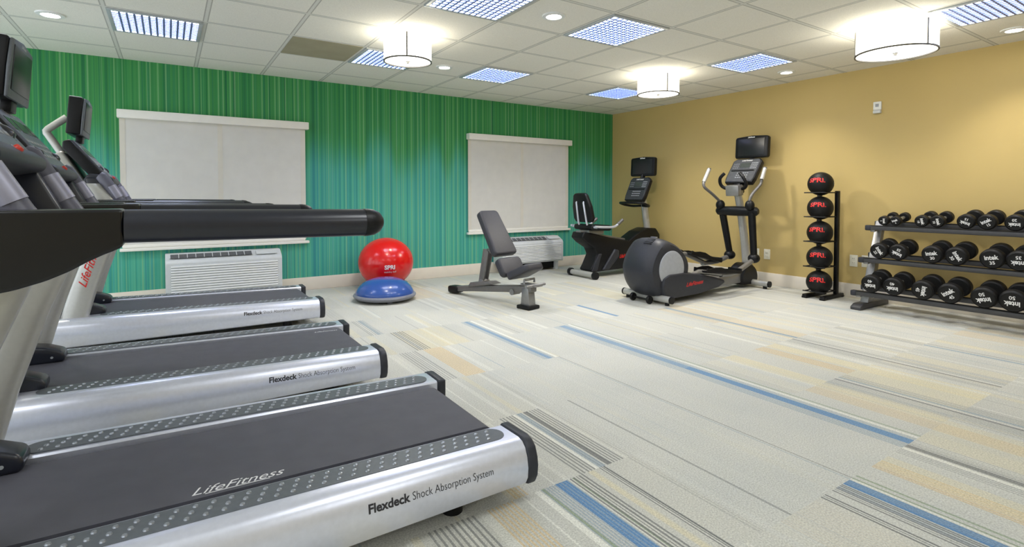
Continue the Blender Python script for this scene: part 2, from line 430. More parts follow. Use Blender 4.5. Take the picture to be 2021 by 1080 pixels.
    for k in range(len(rows)-1):
        i = 0
        while i < n:
            j = i
            while j < n and grid[k][j] == grid[k][i]: j += 1
            x0 = XL+i*STEP; x1 = XR if j == n else XL+j*STEP
            f = bm.faces.new([bm.verts.new(p) for p in ((x0, rows[k], 0), (x1, rows[k], 0), (x1, rows[k+1], 0), (x0, rows[k+1], 0))])
            c = lin(grid[k][i])
            for l in f.loops: l[lay] = c
            i = j
    bm.to_mesh(me); bm.free(); me.materials.append(carpet_mat())
    o = bpy.data.objects.new('floor', me); COL.objects.link(o); struct(o)
make_floor()

M_TAN = wall_paint('tan_wall_paint', (192, 169, 110))
M_OFF = wall_paint('pale_wall_paint', (196, 184, 158))
TH = .12
b_ = MB().m(wall_green()); b_.box(((XL+XR)/2, YB+TH/2, ZC/2), (XR-XL+2*TH, TH, ZC+.2)); struct(b_.build('wall_back'))
b_ = MB().m(M_TAN); b_.box((XR+TH/2, (YF+YB)/2, ZC/2), (TH, YB-YF, ZC+.2)); struct(b_.build('wall_right'))
b_ = MB().m(M_OFF); b_.box(((XL+XR)/2, YF-TH/2, ZC/2), (XR-XL+2*TH, TH, ZC+.2)); struct(b_.build('wall_front'))
b_ = MB().m(ceiling_mat()); b_.box(((XL+XR)/2, (YF+YB)/2, ZC+.05), (XR-XL, YB-YF, .1)); struct(b_.build('ceiling'))
BH = .146
for nm, c, d in [('baseboard_back', ((XL+XR)/2, YB-.008, BH/2), (XR-XL, .016, BH)), ('baseboard_right', (XR-.008, (YF+YB)/2-.01, BH/2), (.016, YB-YF-.02, BH)),
                 ]:
    b_ = MB().m(TRIMW); b_.box(c, d, .005, 2); struct(b_.build(nm))

# ------------------------------------------------------------ windows with roller blinds
def window(idx, x0, x1, zt, zb, xc, wc, label):
    b = MB().m(BLINDW)
    b.box(((x0+x1)/2, YB-.03, zb-.012), (x1-x0+.0, .06, .03), .006)           # stool board
    b.box(((x0+x1)/2, YB-.004, (zt+zb)/2), (x1-x0-.05, .008, zt-zb-.04))      # casing behind the blind
    struct(b.build('window_%d' % idx))
    t = thing('roller_blind', label, 'window blind', ((x0+x1)/2, YB-.03, zb), 0, None)
    o = t.location.copy()
    b = MB().m(BLINDW); b.box(((x0+x1)/2, YB-.045, zt-.04), (x1-x0, .09, .08), .006); b.build('head_rail', t, off=o)
    hs = zt-.08; e0, e1 = x0+.02, x1-.035
    for a, c in ((e0, xc-wc/2), (xc+wc/2, e1)):
        b = MB().m(SHADE); b.box(((a+c)/2, YB-.026, (hs+zb)/2+.01), (c-a, .006, hs-zb-.02)); b.build('shade_panel', t, off=o)
    for a, c in ((e0-.005, e0+.04), (xc-wc/2, xc+wc/2), (e1-.045, e1+.005)):  # edge channels; the middle strip stands for the mullion showing through
        b = MB().m(CHAN); b.box(((a+c)/2, YB-.026, (hs+zb)/2+.01), (c-a, .010, hs-zb-.022)); b.build('shade_strip', t, off=o)
    b = MB().m(BLINDW); b.box(((x0+x1)/2-.01, YB-.028, zb+.02), (x1-x0-.06, .03, .032), .008); b.build('bottom_bar', t, off=o)
window(1, -.396, 1.331, 1.895, .565, .46, .045, 'wide pale grey roller blind on the green wall, behind the treadmill hand rails')
window(2, 3.367, 5.135, 1.908, .575, 4.255, .045, 'narrower pale grey roller blind on the green wall, behind the weight bench')

# ------------------------------------------------------------ ceiling fixtures
def cell(i, j):   # centre of a grid cell with its left edge i and far edge j
    return GX+(i+.5)*T, GY-(j+.5)*T
def troffer(i, j, label, proto=[None]):
    cx, cy = cell(i, j)
    if proto[0] is None:
        t = thing('ceiling_light', label, 'ceiling light', (cx, cy, ZC), 0, 'square louvred ceiling lights')
        h = T/2-.012; w = .028
        b = MB().m(TBAR)
        for sx, sy, dx, dy in ((0, h-w/2, 2*h, w), (0, -h+w/2, 2*h, w), (h-w/2, 0, w, 2*h-2*w), (-h+w/2, 0, w, 2*h-2*w)):
            b.box((sx, sy, -.006), (dx, dy, .012), .002)
        b.build('frame', t)
        b = MB().m(TUBE_L); b.quad([(-h+w, -h+w, -.001), (-h+w, h-w, -.001), (h-w, h-w, -.001), (h-w, -h+w, -.001)]); b.build('diffuser', t)
        b = MB().m(LOUVER); k = 12; s = 2*(h-w)/k
        for a in range(1, k):
            b.box((-h+w+a*s, 0, -.0075), (.013, 2*(h-w), .011)); b.box((0, -h+w+a*s, -.0075), (2*(h-w), .013, .011))
        b.build('louver', t)
        proto[0] = t
    else:
        t = dup(proto[0]); t.location = (cx, cy, ZC); t['label'] = label
    return t
troffer(-6, -3, 'square louvred ceiling light farthest left, above the left end of the wide blind')
troffer(-3, -3, 'square louvred ceiling light half hidden behind the drum lamp over the green wall')
troffer(-1, -3, 'square louvred ceiling light along the green wall, between the drum lamp and the corner lights')
troffer(-1, 0, 'diamond-looking louvred ceiling light in the middle of the ceiling, beside a downlight')
troffer(-3, 0, 'louvred ceiling light cut off by the top edge of the photo, above the drum lamp')
troffer(2, 0, 'louvred ceiling light beside the tan wall, between the two drum lamps there')
troffer(2, 3, 'large louvred ceiling light at the top right corner of the photo')
troffer(2, -3, 'small far louvred ceiling light in the corner, partly behind a drum lamp')
cx, cy = cell(-4, -3)
b_ = MB().m(TANTILE); b_.box((cx, cy, ZC-.002), (T-.03, T-.03, .004)); b_.build('ceiling_panel', off=(cx, cy, ZC), label='tan discoloured ceiling panel beside the drum lamp over the green wall', category='ceiling panel')

def downlight(x, y, label, proto=[None]):
    if proto[0] is None:
        t = thing('downlight', label, 'downlight', (x, y, ZC), 0, 'small round recessed downlights')
        b = MB().m(WHITEPL); b.lathe([(.052, -.003), (.056, -.012), (.083, -.009), (.086, 0)], 32); b.build('trim_ring', t)
        b = MB().m(DOWN_L); b.lathe([(0, -.0045), (.054, -.0045)], 32); b.build('lamp', t)
        proto[0] = t
    else:
        t = dup(proto[0]); t.location = (x, y, ZC); t['label'] = label
downlight(-.69, 5.02, 'round recessed downlight at far left, above the treadmill monitors')
downlight(2.365, 3.068, 'round recessed downlight beside the diamond-looking louvred light')
downlight(2.369, 4.887, 'round recessed downlight just right of the drum lamp near the green wall')
downlight(5.495, 3.11, 'round recessed downlight by the tan wall, below the middle louvred light')
downlight(5.589, 1.34, 'round recessed downlight at far right, above the dumbbell rack')
for x, y, l in ((.525, 4.205, 'flat white sprinkler cover disc on the ceiling above the wide blind'), (4.178, 4.181, 'tiny sprinkler cover disc on the ceiling left of the corner drum lamp')):
    b_ = MB().m(GREYPL); b_.lathe([(0, -.012), (.036, -.012), (.04, -.008), (.034, 0)], 24); b_.build('sprinkler_cover', off=(x, y, ZC), label=l, category='sprinkler')

def drum(x, y, r, zb, label, pw):
    t = thing('drum_lamp', label, 'ceiling lamp', (x, y, ZC), 0, 'drum shaped ceiling lamps')
    o = Vector((x, y, ZC)); zt = ZC-.03
    b = MB().m(DRUM_L); b.lathe([(r, zb), (r, zt), (r-.004, zt), (r-.004, zb)], 56, c=(x, y, 0)); b.build('drum_shade', t, off=o)
    b = MB().m(DRUMB_L); b.lathe([(0, zb+.006), (r-.006, zb+.006)], 56, c=(x, y, 0)); b.build('diffuser', t, off=o)
    b = MB().m(RINGMET)
    for k in range(3):
        a = 2.2+2*PI/3*k
        b.box((x+math.cos(a)*(r+.002), y+math.sin(a)*(r+.002), (zb+zt)/2), (.008, .011, zt-zb), rz=a)
    b.lathe([(r-.007, zb-.004), (r+.004, zb-.004), (r+.004, zb+.007), (r-.007, zb+.007), (r-.007, zb-.004)], 56, c=(x, y, 0))
    b.build('trim_ring', t, off=o)
    b = MB().m(CHROME); b.cyl((x, y, zt-.01), (x, y, ZC), .06); b.build('ceiling_plate', t, off=o)
    b = MB().m(CHROME); b.lathe([(0, zb-.016), (.012, zb-.012), (.014, zb), (.02, zb+.004)], 16, c=(x, y, 0)); b.build('finial', t, off=o)
drum(1.65, 4.08, .190, 2.165, 'glowing white drum lamp over the green wall side, beside the tan panel', 1)
drum(4.45, 3.93, .217, 2.165, 'glowing white drum lamp in the corner above the exercise bike', 1)
drum(4.68, 1.80, .262, 2.165, 'largest glowing white drum lamp at upper right, near the tan wall', 1)

# ------------------------------------------------------------ wall plates
def plate(y, z, label, kind):
    t = thing('wall_outlet', label, 'outlet', (XR, y, z))
    o = t.location.copy()
    b = MB().m(IVORY); b.box((XR-.004, y, z), (.008, .078, .122), .003); b.build('cover_plate', t, off=o)
    b = MB().m(IVORY)
    if kind:
        for dz in (-.022, .022):
            b.m(IVORY).box((XR-.009, y, z+dz), (.006, .036, .03), .004)
            b.m(DARKINK)
            for dy in (-.008, .008): b.box((XR-.0125, y+dy, z+dz+.003), (.001, .003, .011))
        b.build('socket', t, off=o)
    else:
        b.lathe([(0, -.014), (.007, -.014), (.008, -.008)], 12, 'x', (XR-.0, y, z), scl=(1, 1, 1)); b.build('jack', t, off=o)
plate(3.628, .367, 'ivory duplex wall outlet on the tan wall, right of the elliptical trainer mast', 1)
plate(3.768, .366, 'ivory wall plate partly hidden behind the elliptical trainer mast', 0)
plate(2.668, .389, 'ivory duplex wall outlet between the ball rack and the dumbbell rack', 1)
plate(2.552, .394, 'ivory wall plate just beside the dumbbell rack end', 0)
t = thing('wall_sensor', 'small white sensor box high on the tan wall', 'sensor', (XR, 2.469, 1.97))
b_ = MB().m(WHITEPL); b_.box((XR-.012, 2.469, 1.985), (.024, .072, .085), .005); b_.build('housing', t, off=t.location)
b_ = MB().m(GREYPL); b_.box((XR-.018, 2.469, 1.925), (.034, .068, .03), .005); b_.m(KEY).box((XR-.025, 2.469, 1.99), (.003, .03, .03), .001); b_.build('sensor_lens', t, off=t.location)

# ------------------------------------------------------------ wall air conditioners
def wall_unit(x0, label, yf, z0, z1):
    W = 1.045
    t = thing('wall_air_conditioner', label, 'air conditioner', (x0+W/2, YB-.016, 0))
    o = t.location.copy()
    yb = YB-.018; c = .085
    b = MB().m(GREYPL)
    prof = [(yb, z0), (yf+.01, z0), (yf, z0+.02), (yf, z1-c), (yf+.02, z1-c+.03), (yf+.10, z1-.012), (yf+.13, z1), (yb, z1)]
    b.prism(prof, 'x', x0, x0+W, .007, 2)
    b.build('casing', t, off=o)
    # louvred front
    b = MB().m(WHITEPL)
    n = 11; zz0, zz1 = z0+.025, z1-c-.02
    for k in range(n):
        z = zz0+(zz1-zz0)*(k+.5)/n
        b.box((x0+W/2, yf-.004, z), (W-.09, .012, (zz1-zz0)/n*.62), .002, 1, rx=-.35)
    b.build('louver', t, off=o)
    # outlet grille on the sloped top
    b = MB().m(GRILLE)
    p0 = Vector((x0, yf+.028, z1-c+.046)); p1 = Vector((x0, yf+.094, z1-.010)); d = (p1-p0); L = d.length; a = math.atan2(d.z, d.y)
    mid = (p0+p1)/2+Vector((0, -math.sin(a), math.cos(a)))*.004
    b.box((x0+.40, mid.y, mid.z), (.72, L, .006), rx=a)
    b.m(GREYPL)
    for k in range(11):
        b.box((x0+.04+.072*k, mid.y-.001, mid.z+.002), (.006, L+.004, .008), rx=a)
    b.build('outlet_grille', t, off=o)
    b = MB().m(GREYPL); b.box((x0+.90, mid.y, mid.z+.001), (.20, L+.01, .006), .002, rx=a)
    b.m(GRILLE).box((x0+.905, mid.y-.026, mid.z-.014), (.17, .003, .003), rx=a); b.build('control_lid', t, off=o)
    b = MB().m(BLACKMET)  # black block puts the shade of the gap under the casing; grey feet
    b.box((x0+W/2, (yf+yb)/2+.03, z0/2+.01), (W-.2, .12, z0-.02))
    b.m(GREYPL)
    for q in (.08, W-.08): b.box((x0+q, yf+.08, z0/2), (.05, .05, z0))
    b.build('base_gap_and_feet', t, off=o)
wall_unit(-.035, 'pale grey louvred wall air conditioner under the wide blind, behind the farthest treadmill', 6.04, .10, .50)
wall_unit(3.78, 'pale grey louvred wall air conditioner partly hidden behind the weight bench', 6.02, .125, .485)
# ============================================================ treadmills
# local frame: x towards the user's end (rear), y across, z up
def tilt(x, z): return z+.024*(1.05-x)
def deck_tilt(b):
    for v in b.bm.verts:
        w = min(1, max(0, (v.co.z-.07)/.10)); v.co.z += .024*(1.05-v.co.x)*w

def make_side_rail(root, s):
    b = MB().m(SILVER)
    prof = [(.276, .100), (.276, .210), (.281, .217), (.40, .220), (.425, .214), (.443, .198), (.456, .17), (.463, .135), (.46, .10), (.447, .075), (.425, .066), (.30, .066)]
    xs = [-.95, -.6, 0, .5, .9, 1.032]
    rings = []
    for x in xs: rings.append([b.bm.verts.new((x, s*p[0], p[1])) for p in prof])
    fs = []
    for r0, r1 in zip(rings, rings[1:]):
        for k in range(len(prof)):
            k2 = (k+1) % len(prof); fs.append(b.bm.faces.new([r0[k], r0[k2], r1[k2], r1[k]]))
    fs += [b.bm.faces.new(rings[0]), b.bm.faces.new(rings[-1][::-1])]
    bmesh.ops.recalc_face_normals(b.bm, faces=fs); b._fin(b.bm.verts[:])
    if s < 0:
        def onside(p):   # lettering follows the bulging side of the rail
            z = p.z; 
            for (y0, z0), (y1, z1) in zip(prof[4:10], prof[5:11]):
                if z1 <= z <= z0: return Vector((p.x, -(y0+(y1-y0)*(z-z0)/(z1-z0))-.0012, z))
            return Vector((p.x, -.4642, z))
        b.m(DARKINK).text('Flexdeck', .032, (.533, -.46, .158), (1, 0, 0), (0, 0, 1), bold=.0009, fn=onside, width=.128)
        b.text('Shock Absorption System', .031, (.750, -.46, .158), (1, 0, 0), (0, 0, 1), bold=-.0003, fn=onside, width=.285)
    deck_tilt(b)
    rail = b.build('side_rail', root, angle=30)
    # black rubber end cap
    b = MB().m(BLACK2)
    pr = [(s*p[0], p[1]) for p in [(.268, .095), (.268, .222), (.40, .226), (.43, .218), (.452, .20), (.466, .165), (.470, .135), (.467, .10), (.452, .07), (.425, .062), (.30, .062)]]
    b.prism(pr, 'x', 1.033, 1.074, .010, 3); deck_tilt(b); b.build('end_cap', rail)
    # dimpled tread strip
    b = MB().m(STRIP)
    y0, w = .338, .047
    pts = [(-.36-w*math.sin(a), s*y0+w*math.cos(a)) for a in [PI*k/10 for k in range(11)]] + [(.955+w*math.sin(a), s*y0-w*math.cos(a)) for a in [PI*k/10 for k in range(11)]]
    b.prism(pts, 'z', .215, .2215)
    b.m(DOME)
    k = 0; x = -.36
    while x < .965:
        for r in range(3): b.dome((x+r*.011, s*y0+(r-1)*.027, .2213), .0078, .0055, 8)
        x += .043
    for v in b.bm.verts: v.co.z += .024*(1.05-v.co.x)
    b.build('tread_strip', rail)
    return rail

def make_belt(root, style):
    b = MB().m(BELT)
    R = .038; top = .205
    pts = [(-.70, top)] + [(.985+R*math.sin(a), top-R+R*math.cos(a)) for a in [PI*k/12 for k in range(13)]] + [(-.70, top-2*R)]
    b.prism(pts, 'y', -.238, .244)
    b.m(WHITEINK)
    if style == 1:
        b.text('LifeFitness', .058, (.16, -.200, top+.0008), (1, 0, 0), (0, 1, 0), shear=.5)
        b.box((.16, -.222, top+.0008), (.17, .003, .0006))
    elif style == 2:
        b.text('LifeFitness', .034, (.90, .205, top+.0008), (1, 0, 0), (0, 1, 0), shear=.5)
    for v in b.bm.verts: v.co.z += .024*(1.05-v.co.x)
    return b.build('running_belt', root)

def make_treadmill():
    t = thing('treadmill', '', 'treadmill', (0, 0, 0), 0, 'silver and black treadmills in a row')
    for s in (-1, 1): make_side_rail(t, s)
    make_belt(t, 1)
    b = MB().m(BLACKMET); b.box((.13, 0, .125), (1.66, .54, .115), .01)
    b.box((1.0, 0, .10), (.06, .52, .07), .01)
    for s in (-1, 1):
        b.cyl((.80, s*.34, 0), (.80, s*.34, .08), .035); b.box((-.55, s*.34, .04), (.16, .07, .08), .015)
    b.build('deck_frame', t)
    b = MB().m(BLACK2)
    b.prism([(-1.02, .06), (-.60, .06), (-.60, .255), (-.66, .29), (-.86, .315), (-.98, .28), (-1.03, .18)], 'y', -.40, .40, .025, 3)
    b.build('motor_cover', t)
    # black shrouds where the uprights meet the deck
    for s in (-1, 1):
        b = MB().m(NAVY)
        b.prism([(-.66, .235), (-.66, .335), (-.60, .345), (-.45, .320), (-.390, .294), (-.378, .270), (-.385, .240)], 'y', s*.19, s*.30, .014, 3)
        b.m(KEY).cyl((-.43, s*.19, .268), (-.43, s*.188, .268), .006, seg=10)
        b.build('upright_foot', t)
    # uprights
    for s in (-1, 1):
        b = MB().m(SILVER2)
        secs = [(-.63, .20, .15), (-.56, .45, .145), (-.475, .70, .14), (-.42, .86, .15), (-.40, .95, .165), (-.45, 1.05, .15), (-.52, 1.16, .13)]
        hw = .050; rings = []
        for xl, z, w in secs:
            rings.append([b.bm.verts.new(q) for q in [(xl+.02, s*.35-hw, z), (xl, s*.35-hw+.02, z), (xl, s*.35+hw-.02, z), (xl+.02, s*.35+hw, z), (xl+w-.03, s*.35+hw, z), (xl+w, s*.35+hw-.03, z), (xl+w, s*.35-hw+.03, z), (xl+w-.03, s*.35-hw, z)]])
        fs = []
        for r0, r1 in zip(rings, rings[1:]):
            for k in range(8): fs.append(b.bm.faces.new([r0[k], r0[(k+1) % 8], r1[(k+1) % 8], r1[k]]))
        fs += [b.bm.faces.new(rings[0]), b.bm.faces.new(rings[-1][::-1])]
        bmesh.ops.recalc_face_normals(b.bm, faces=fs); b._fin(b.bm.verts[:])
        if s < 0:
            d = Vector((.155, 0, .50)).normalized()
            b.m(RED).text('LifeFitness', .070, (-.452, -.4012, .60), d, Vector((-d.z, 0, d.x)), shear=.55, bold=.0006)
        else:
            d = Vector((-.155, 0, -.50)).normalized()
            b.m(RED).text('LifeFitness', .070, (-.452, .4012, .60), -d, Vector((d.z, 0, -d.x))*-1, shear=.55, bold=.0006)
        b.build('upright', t, angle=75)
    # hand rails
    for s in (-1, 1):
        y = s*.44
        b = MB().m(NAVY)
        b.tube([(-.085, y, 1.010), (.47, y, 1.003)], .0385, 24)
        rail = b.build('hand_rail', t)
        b = MB().m(BLACK)
        b.lathe([(.0395, 0), (.0395, .012), (.037, .03), (.029, .046), (.016, .056), (0, .059)], 24, 'x', (.468, y, 1.003))
        b.build('rail_tip', rail)
        b = MB().m(ARM)
        prof = [(-.086, 1.050), (-.086, .966), (-.10, .958), (-.12, .950), (-.15, .935), (-.18, .917), (-.22, .899), (-.27, .884), (-.34, .872), (-.43, .866), (-.47, .90), (-.49, 1.0), (-.46, 1.044), (-.40, 1.050)]
        b.prism(prof, 'y', y-s*.075, y+s*.037, .030, 6)
        b.build('arm_shell', rail)
    # angled grips with pulse sensor plates
    for s in (-1, 1):
        y = s*.355
        b = MB().m(GRIPGREY)
        b.tube([(-.392, y, 1.222), (-.380, y, 1.212), (-.285, y, 1.040), (-.25, y, .985)], [.027, .036, .036, .036], 20)
        g = b.build('grip', t)
        b = MB().m(PLATE)
        b.tube([(-.333, y-.006, 1.143), (-.290, y-.006, 1.063)], .0325, 20)
        b.build('sensor_plate', g)
    # console
    b = MB().m(BLACK)
    b.prism([(-.555, 1.465), (-.362, 1.205), (-.40, 1.145), (-.60, 1.40), (-.595, 1.45)], 'y', -.27, .27, .012, 3)
    b.m(BLACK2).prism([(-.46, 1.232), (-.358, 1.222), (-.320, 1.190), (-.325, 1.158), (-.40, 1.140), (-.50, 1.17)], 'y', -.285, .285, .014, 3)
    b.m(NAVY)
    for s in (-1, 1): b.prism([(-.47, 1.20), (-.365, 1.20), (-.285, 1.03), (-.28, .975), (-.45, .975)], 'y', s*.30-.038, s*.30+.012, .010, 2)
    con = b.build('console', t)
    n = Vector((.803, 0, .596)).normalized(); d = Vector((-.596, 0, .803)); c0 = Vector((-.4585, 0, 1.335))
    def pan(b, dy, du, w, h, m_, th=.004):
        p = c0+d*du+n*.004
        b.m(m_).box((p.x, dy, p.z), (th, w, h), .001, 1, ry=-math.atan2(n.z, n.x))
    b = MB(); pan(b, 0, .0, .50, .30, PANEL, .012); b.build('display_panel', con)
    b = MB(); b.m(LCD)
    pan(b, 0, .06, .20, .075, LCD, .017); pan(b, -.18, .06, .09, .07, LCD, .016); pan(b, .18, .06, .09, .07, LCD, .016)
    for i in range(7):
        for k in range(3): pan(b, -.21+.07*i, -.03-.035*k, .045, .018, KEY, .016)
    b.m(WHITEINK)
    p = c0+d*.135+n*.0115
    b.text('LifeFitness', .04, p, (0, 1, 0), d, shear=.3)
    b.build('key_field', con)
    b = MB().m(REDBTN); b.lathe([(.012, -.02), (.012, .010), (.009, .014), (0, .015)], 20, 'z', M=Matrix.Translation((-.345, 0, 1.205)) @ Matrix.Rotation(.9, 4, 'Y')); 
    b.m(KEY).lathe([(.0125, .003), (.016, .004), (.018, -.012)], 20, 'z', M=Matrix.Translation((-.345, 0, 1.205)) @ Matrix.Rotation(.9, 4, 'Y')); b.build('stop_button', con)
    for s in (-1, 1):
        b = MB().m(NAVY); b.lathe([(0, .036), (.018, .033), (.030, .024), (.035, .008), (.041, .010), (.043, .002), (.038, -.05)], 28, 'z', M=Matrix.Translation((-.418, s*.205, 1.258)) @ Matrix.Rotation(.55, 4, 'Y')); b.build('cup_holder', con)
    b = MB().m(SILVER2)
    b.prism([(-.52, 1.08), (-.47, 1.10), (-.47, 1.15), (-.60, 1.39), (-.65, 1.36), (-.62, 1.15), (-.58, 1.08)], 'y', -.25, .25, .02, 3)
    b.build('console_back', t)
    # screen on its arm
    b = MB().m(SILVER2)
    b.tube([(-.58, 0, 1.28), (-.70, 0, 1.50), (-.712, 0, 1.525), (-.703, 0, 1.55), (-.60, 0, 1.64)], .024, 14, smooth=2)
    b.build('screen_arm', t)
    b = MB().m(BLACK)
    lean = -.09
    Mx = Matrix.Translation((-.497, 0, 1.632)) @ Matrix.Rotation(-lean, 4, 'Y')
    b.box((-.04, 0, 0), (.08, .40, .26), .010, 3, M=Mx)
    b.m(GREYPL).box((-.043, 0, .131), (.068, .39, .004), .001, 1, M=Mx)
    b.m(BLACK).box((-.02, 0, -.15), (.04, .10, .06), .006, M=Mx)
    mon = b.build('monitor', t)
    b = MB().m(STRIP)
    b.prism([(-.20, -.13), (.20, -.13), (.205, .0), (.19, .125), (.0, .142), (-.19, .125), (-.205, 0)], 'x', 0, .014, .006, 2, M=Mx); b.build('bezel', mon)
    b = MB().m(SCREEN); b.box((.0155, 0, .005), (.004, .335, .195), .002, M=Mx); b.m(WHITEINK).text('LifeFitness', .02, Mx @ Vector((.0148, 0, .119)), (0, 1, 0), Mx.to_3x3() @ Vector((0, 0, 1)), shear=.3); b.build('screen', mon)
    return t

t1 = make_treadmill(); t1.location = (0, 1.94, 0)
t1['label'] = 'nearest silver and black treadmill, its black hand rail and belt filling the lower left'
t2 = dup(t1); t2.location = (-.07, 3.255, 0)
t2['label'] = 'middle treadmill of the row, between the nearest one and the one by the green wall'
t3 = dup(t1); t3.location = (.0, 4.93, 0)
t3['label'] = 'farthest treadmill of the row, in front of the louvred wall unit under the wide blind'
for t_, st in ((t2, 2), (t3, 0)):
    for ch in list(t_.children):
        if ch.name.startswith('running_belt'): bpy.data.objects.remove(ch)
    make_belt(t_, st)

# ============================================================ exercise balls
t = thing('stability_ball', 'glossy red inflated stability ball against the green wall', 'exercise ball', (2.09, 5.86, 0)); o = t.location.copy()
b = MB().m(BALLRED)
cz, rr, rz = .310, .311, .282
b.sphere((2.09, 5.86, cz), rr, scl=(1, 1, rz/rr), seg=64, rings=40)
dirv = Vector((-.25, -.93, -.05)).normalized(); rt = Vector((.966, -.26, 0))
def onball(p):
    q = p-Vector((2.09, 5.86, cz)); q.z *= rr/rz; q = q.normalized()*(rr+.0012); q.z *= rz/rr; return q+Vector((2.09, 5.86, cz))
b.m(WHITEINK)
oc = Vector((2.09, 5.86, cz))
b.text('SPRI', .062, oc+Vector((-.06, -.29, -.025)), rt, (0, 0, 1), bold=.002, fn=onball)
b.text('stability ball', .028, oc+Vector((-.055, -.29, -.075)), rt, (0, 0, 1), fn=onball)
b.build('ball', t, off=o)
b = MB().m(RUBBER); b.lathe([(.185, .012), (.19, .0), (.245, .0), (.252, .02), (.245, .07), (.232, .078), (.215, .07), (.185, .012)], 48, c=(2.09, 5.86, 0)); b.build('ring_stand', t, off=o)

t = thing('balance_trainer', 'blue half-dome balance trainer on a grey rim, in front of the red ball', 'balance trainer', (1.862, 5.26, 0)); o = t.location.copy()
c = (1.862, 5.26, 0)
b = MB().m(GREYRIM); b.lathe([(0, .02), (.27, .02), (.295, .028), (.312, .042), (.318, .055), (.312, .066), (.296, .072), (.0, .072)], 64, c=c)
for k in range(3):
    a = .4+2*PI*k/3; b.cyl((c[0]+.22*math.cos(a), c[1]+.22*math.sin(a), 0), (c[0]+.22*math.cos(a), c[1]+.22*math.sin(a), .024), .03, seg=16)
b.build('platform', t, off=o)
b = MB().m(BLUEDOME)
b.lathe([(.294, .070), (.294, .082), (.285, .105), (.262, .140), (.225, .175), (.175, .203), (.115, .222), (.055, .231), (0, .234)], 64, c=c); b.build('dome', t, off=o)

# ============================================================ weight bench (local: x along the bench towards its front post)
BX = (2.60, 5.28)
ang = math.atan2(4.10-5.26, 2.86-2.62)
t = thing('weight_bench', 'adjustable weight bench with grey-black pads and a raised backrest', 'weight bench', (2.63, 5.20, 0), ang)
b = MB().m(GUN)
b.prism([(.05, .025), (.05, .085), (.30, .125), (1.14, .225), (1.20, .225), (1.20, .165), (.30, .062)], 'y', -.04, .04, .008, 2)
b.prism([(.30, .11), (.34, .165), (.62, .205), (.70, .185)], 'y', -.06, .06, .006)
b.prism([(.44, .15), (.52, .18), (.60, .50), (.56, .53), (.52, .53)], 'y', -.035, -.022, .003); b.prism([(.44, .15), (.52, .18), (.60, .50), (.56, .53), (.52, .53)], 'y', .022, .035, .003)
fr = b.build('bench_frame', t)
b = MB().m(RUBBER); b.box((.03, 0, .050), (.16, .115, .075), .022, 3, ry=-.06); b.build('rear_foot', t)
b = MB().m(STEEL); b.prism([(1.065, .03), (1.185, .03), (1.165, .20), (1.085, .20)], 'y', -.045, .045, .008, 2); post = b.build('front_post', t)
b = MB().m(RUBBER); b.box((1.125, 0, .018), (.17, .15, .036), .010, 2); b.build('foot_pad', post)
b = MB().m(STEEL); b.box((1.17, 0, .232), (.20, .10, .018), .004); b.tube([(1.14, -.07, .245), (1.14, -.07, .28), (1.14, .07, .28), (1.14, .07, .245)], .011, 10)
b.tube([(1.22, -.13, .232), (1.22, .13, .232)], .014, 12); b.build('carry_handle', t)
b = MB().m(STEEL); b.tube([(.95, -.05, .14), (.95, .05, .14)], .03, 16); b.tube([(.58, 0, .50), (.70, 0, .64)], .022, 12); b.tube([(.50, -.05, .19), (.50, .05, .19)], .028, 14); b.build('adjuster', t)
def pad(name, p0, p1, w0, w1, th):
    p0, p1 = Vector((p0[0], 0, p0[1])), Vector((p1[0], 0, p1[1])); d = (p1-p0); L = d.length; d.normalize(); n = Vector((d.z, 0, -d.x))
    if n.x < 0: n = -n
    b = MB().m(VINYL)
    Mx = Matrix(((d.x, 0, n.x, p0.x), (0, 1, 0, 0), (d.z, 0, n.z, p0.z), (0, 0, 0, 1)))
    b.prism([(0, -w0/2), (L, -w1/2), (L, w1/2), (0, w0/2)], 'z', -th, 0, .0, M=None)
    es = [e for e in b.bm.edges if abs(e.verts[0].co.z-e.verts[1].co.z) > 1e-4]
    bmesh.ops.bevel(b.bm, geom=es, offset=.04, segments=4, affect='EDGES', profile=.5)
    es = [e for e in b.bm.edges if abs(e.verts[0].co.z) < 1e-5 and abs(e.verts[1].co.z) < 1e-5 or (abs(e.verts[0].co.z+th) < 1e-5 and abs(e.verts[1].co.z+th) < 1e-5)]
    bmesh.ops.bevel(b.bm, geom=es, offset=.020, segments=4, affect='EDGES', profile=.5)
    b._fin(b.bm.verts[:], Mx); bmesh.ops.recalc_face_normals(b.bm, faces=b.bm.faces[:])
    return b.build(name, t, angle=50)
pad('backrest', (.845, .505), (.565, .93), .31, .25, .075)
pad('lower_back_pad', (.965, .315), (.865, .475), .30, .31, .075)
pad('seat_pad', (.985, .265), (1.235, .385), .30, .24, .07)
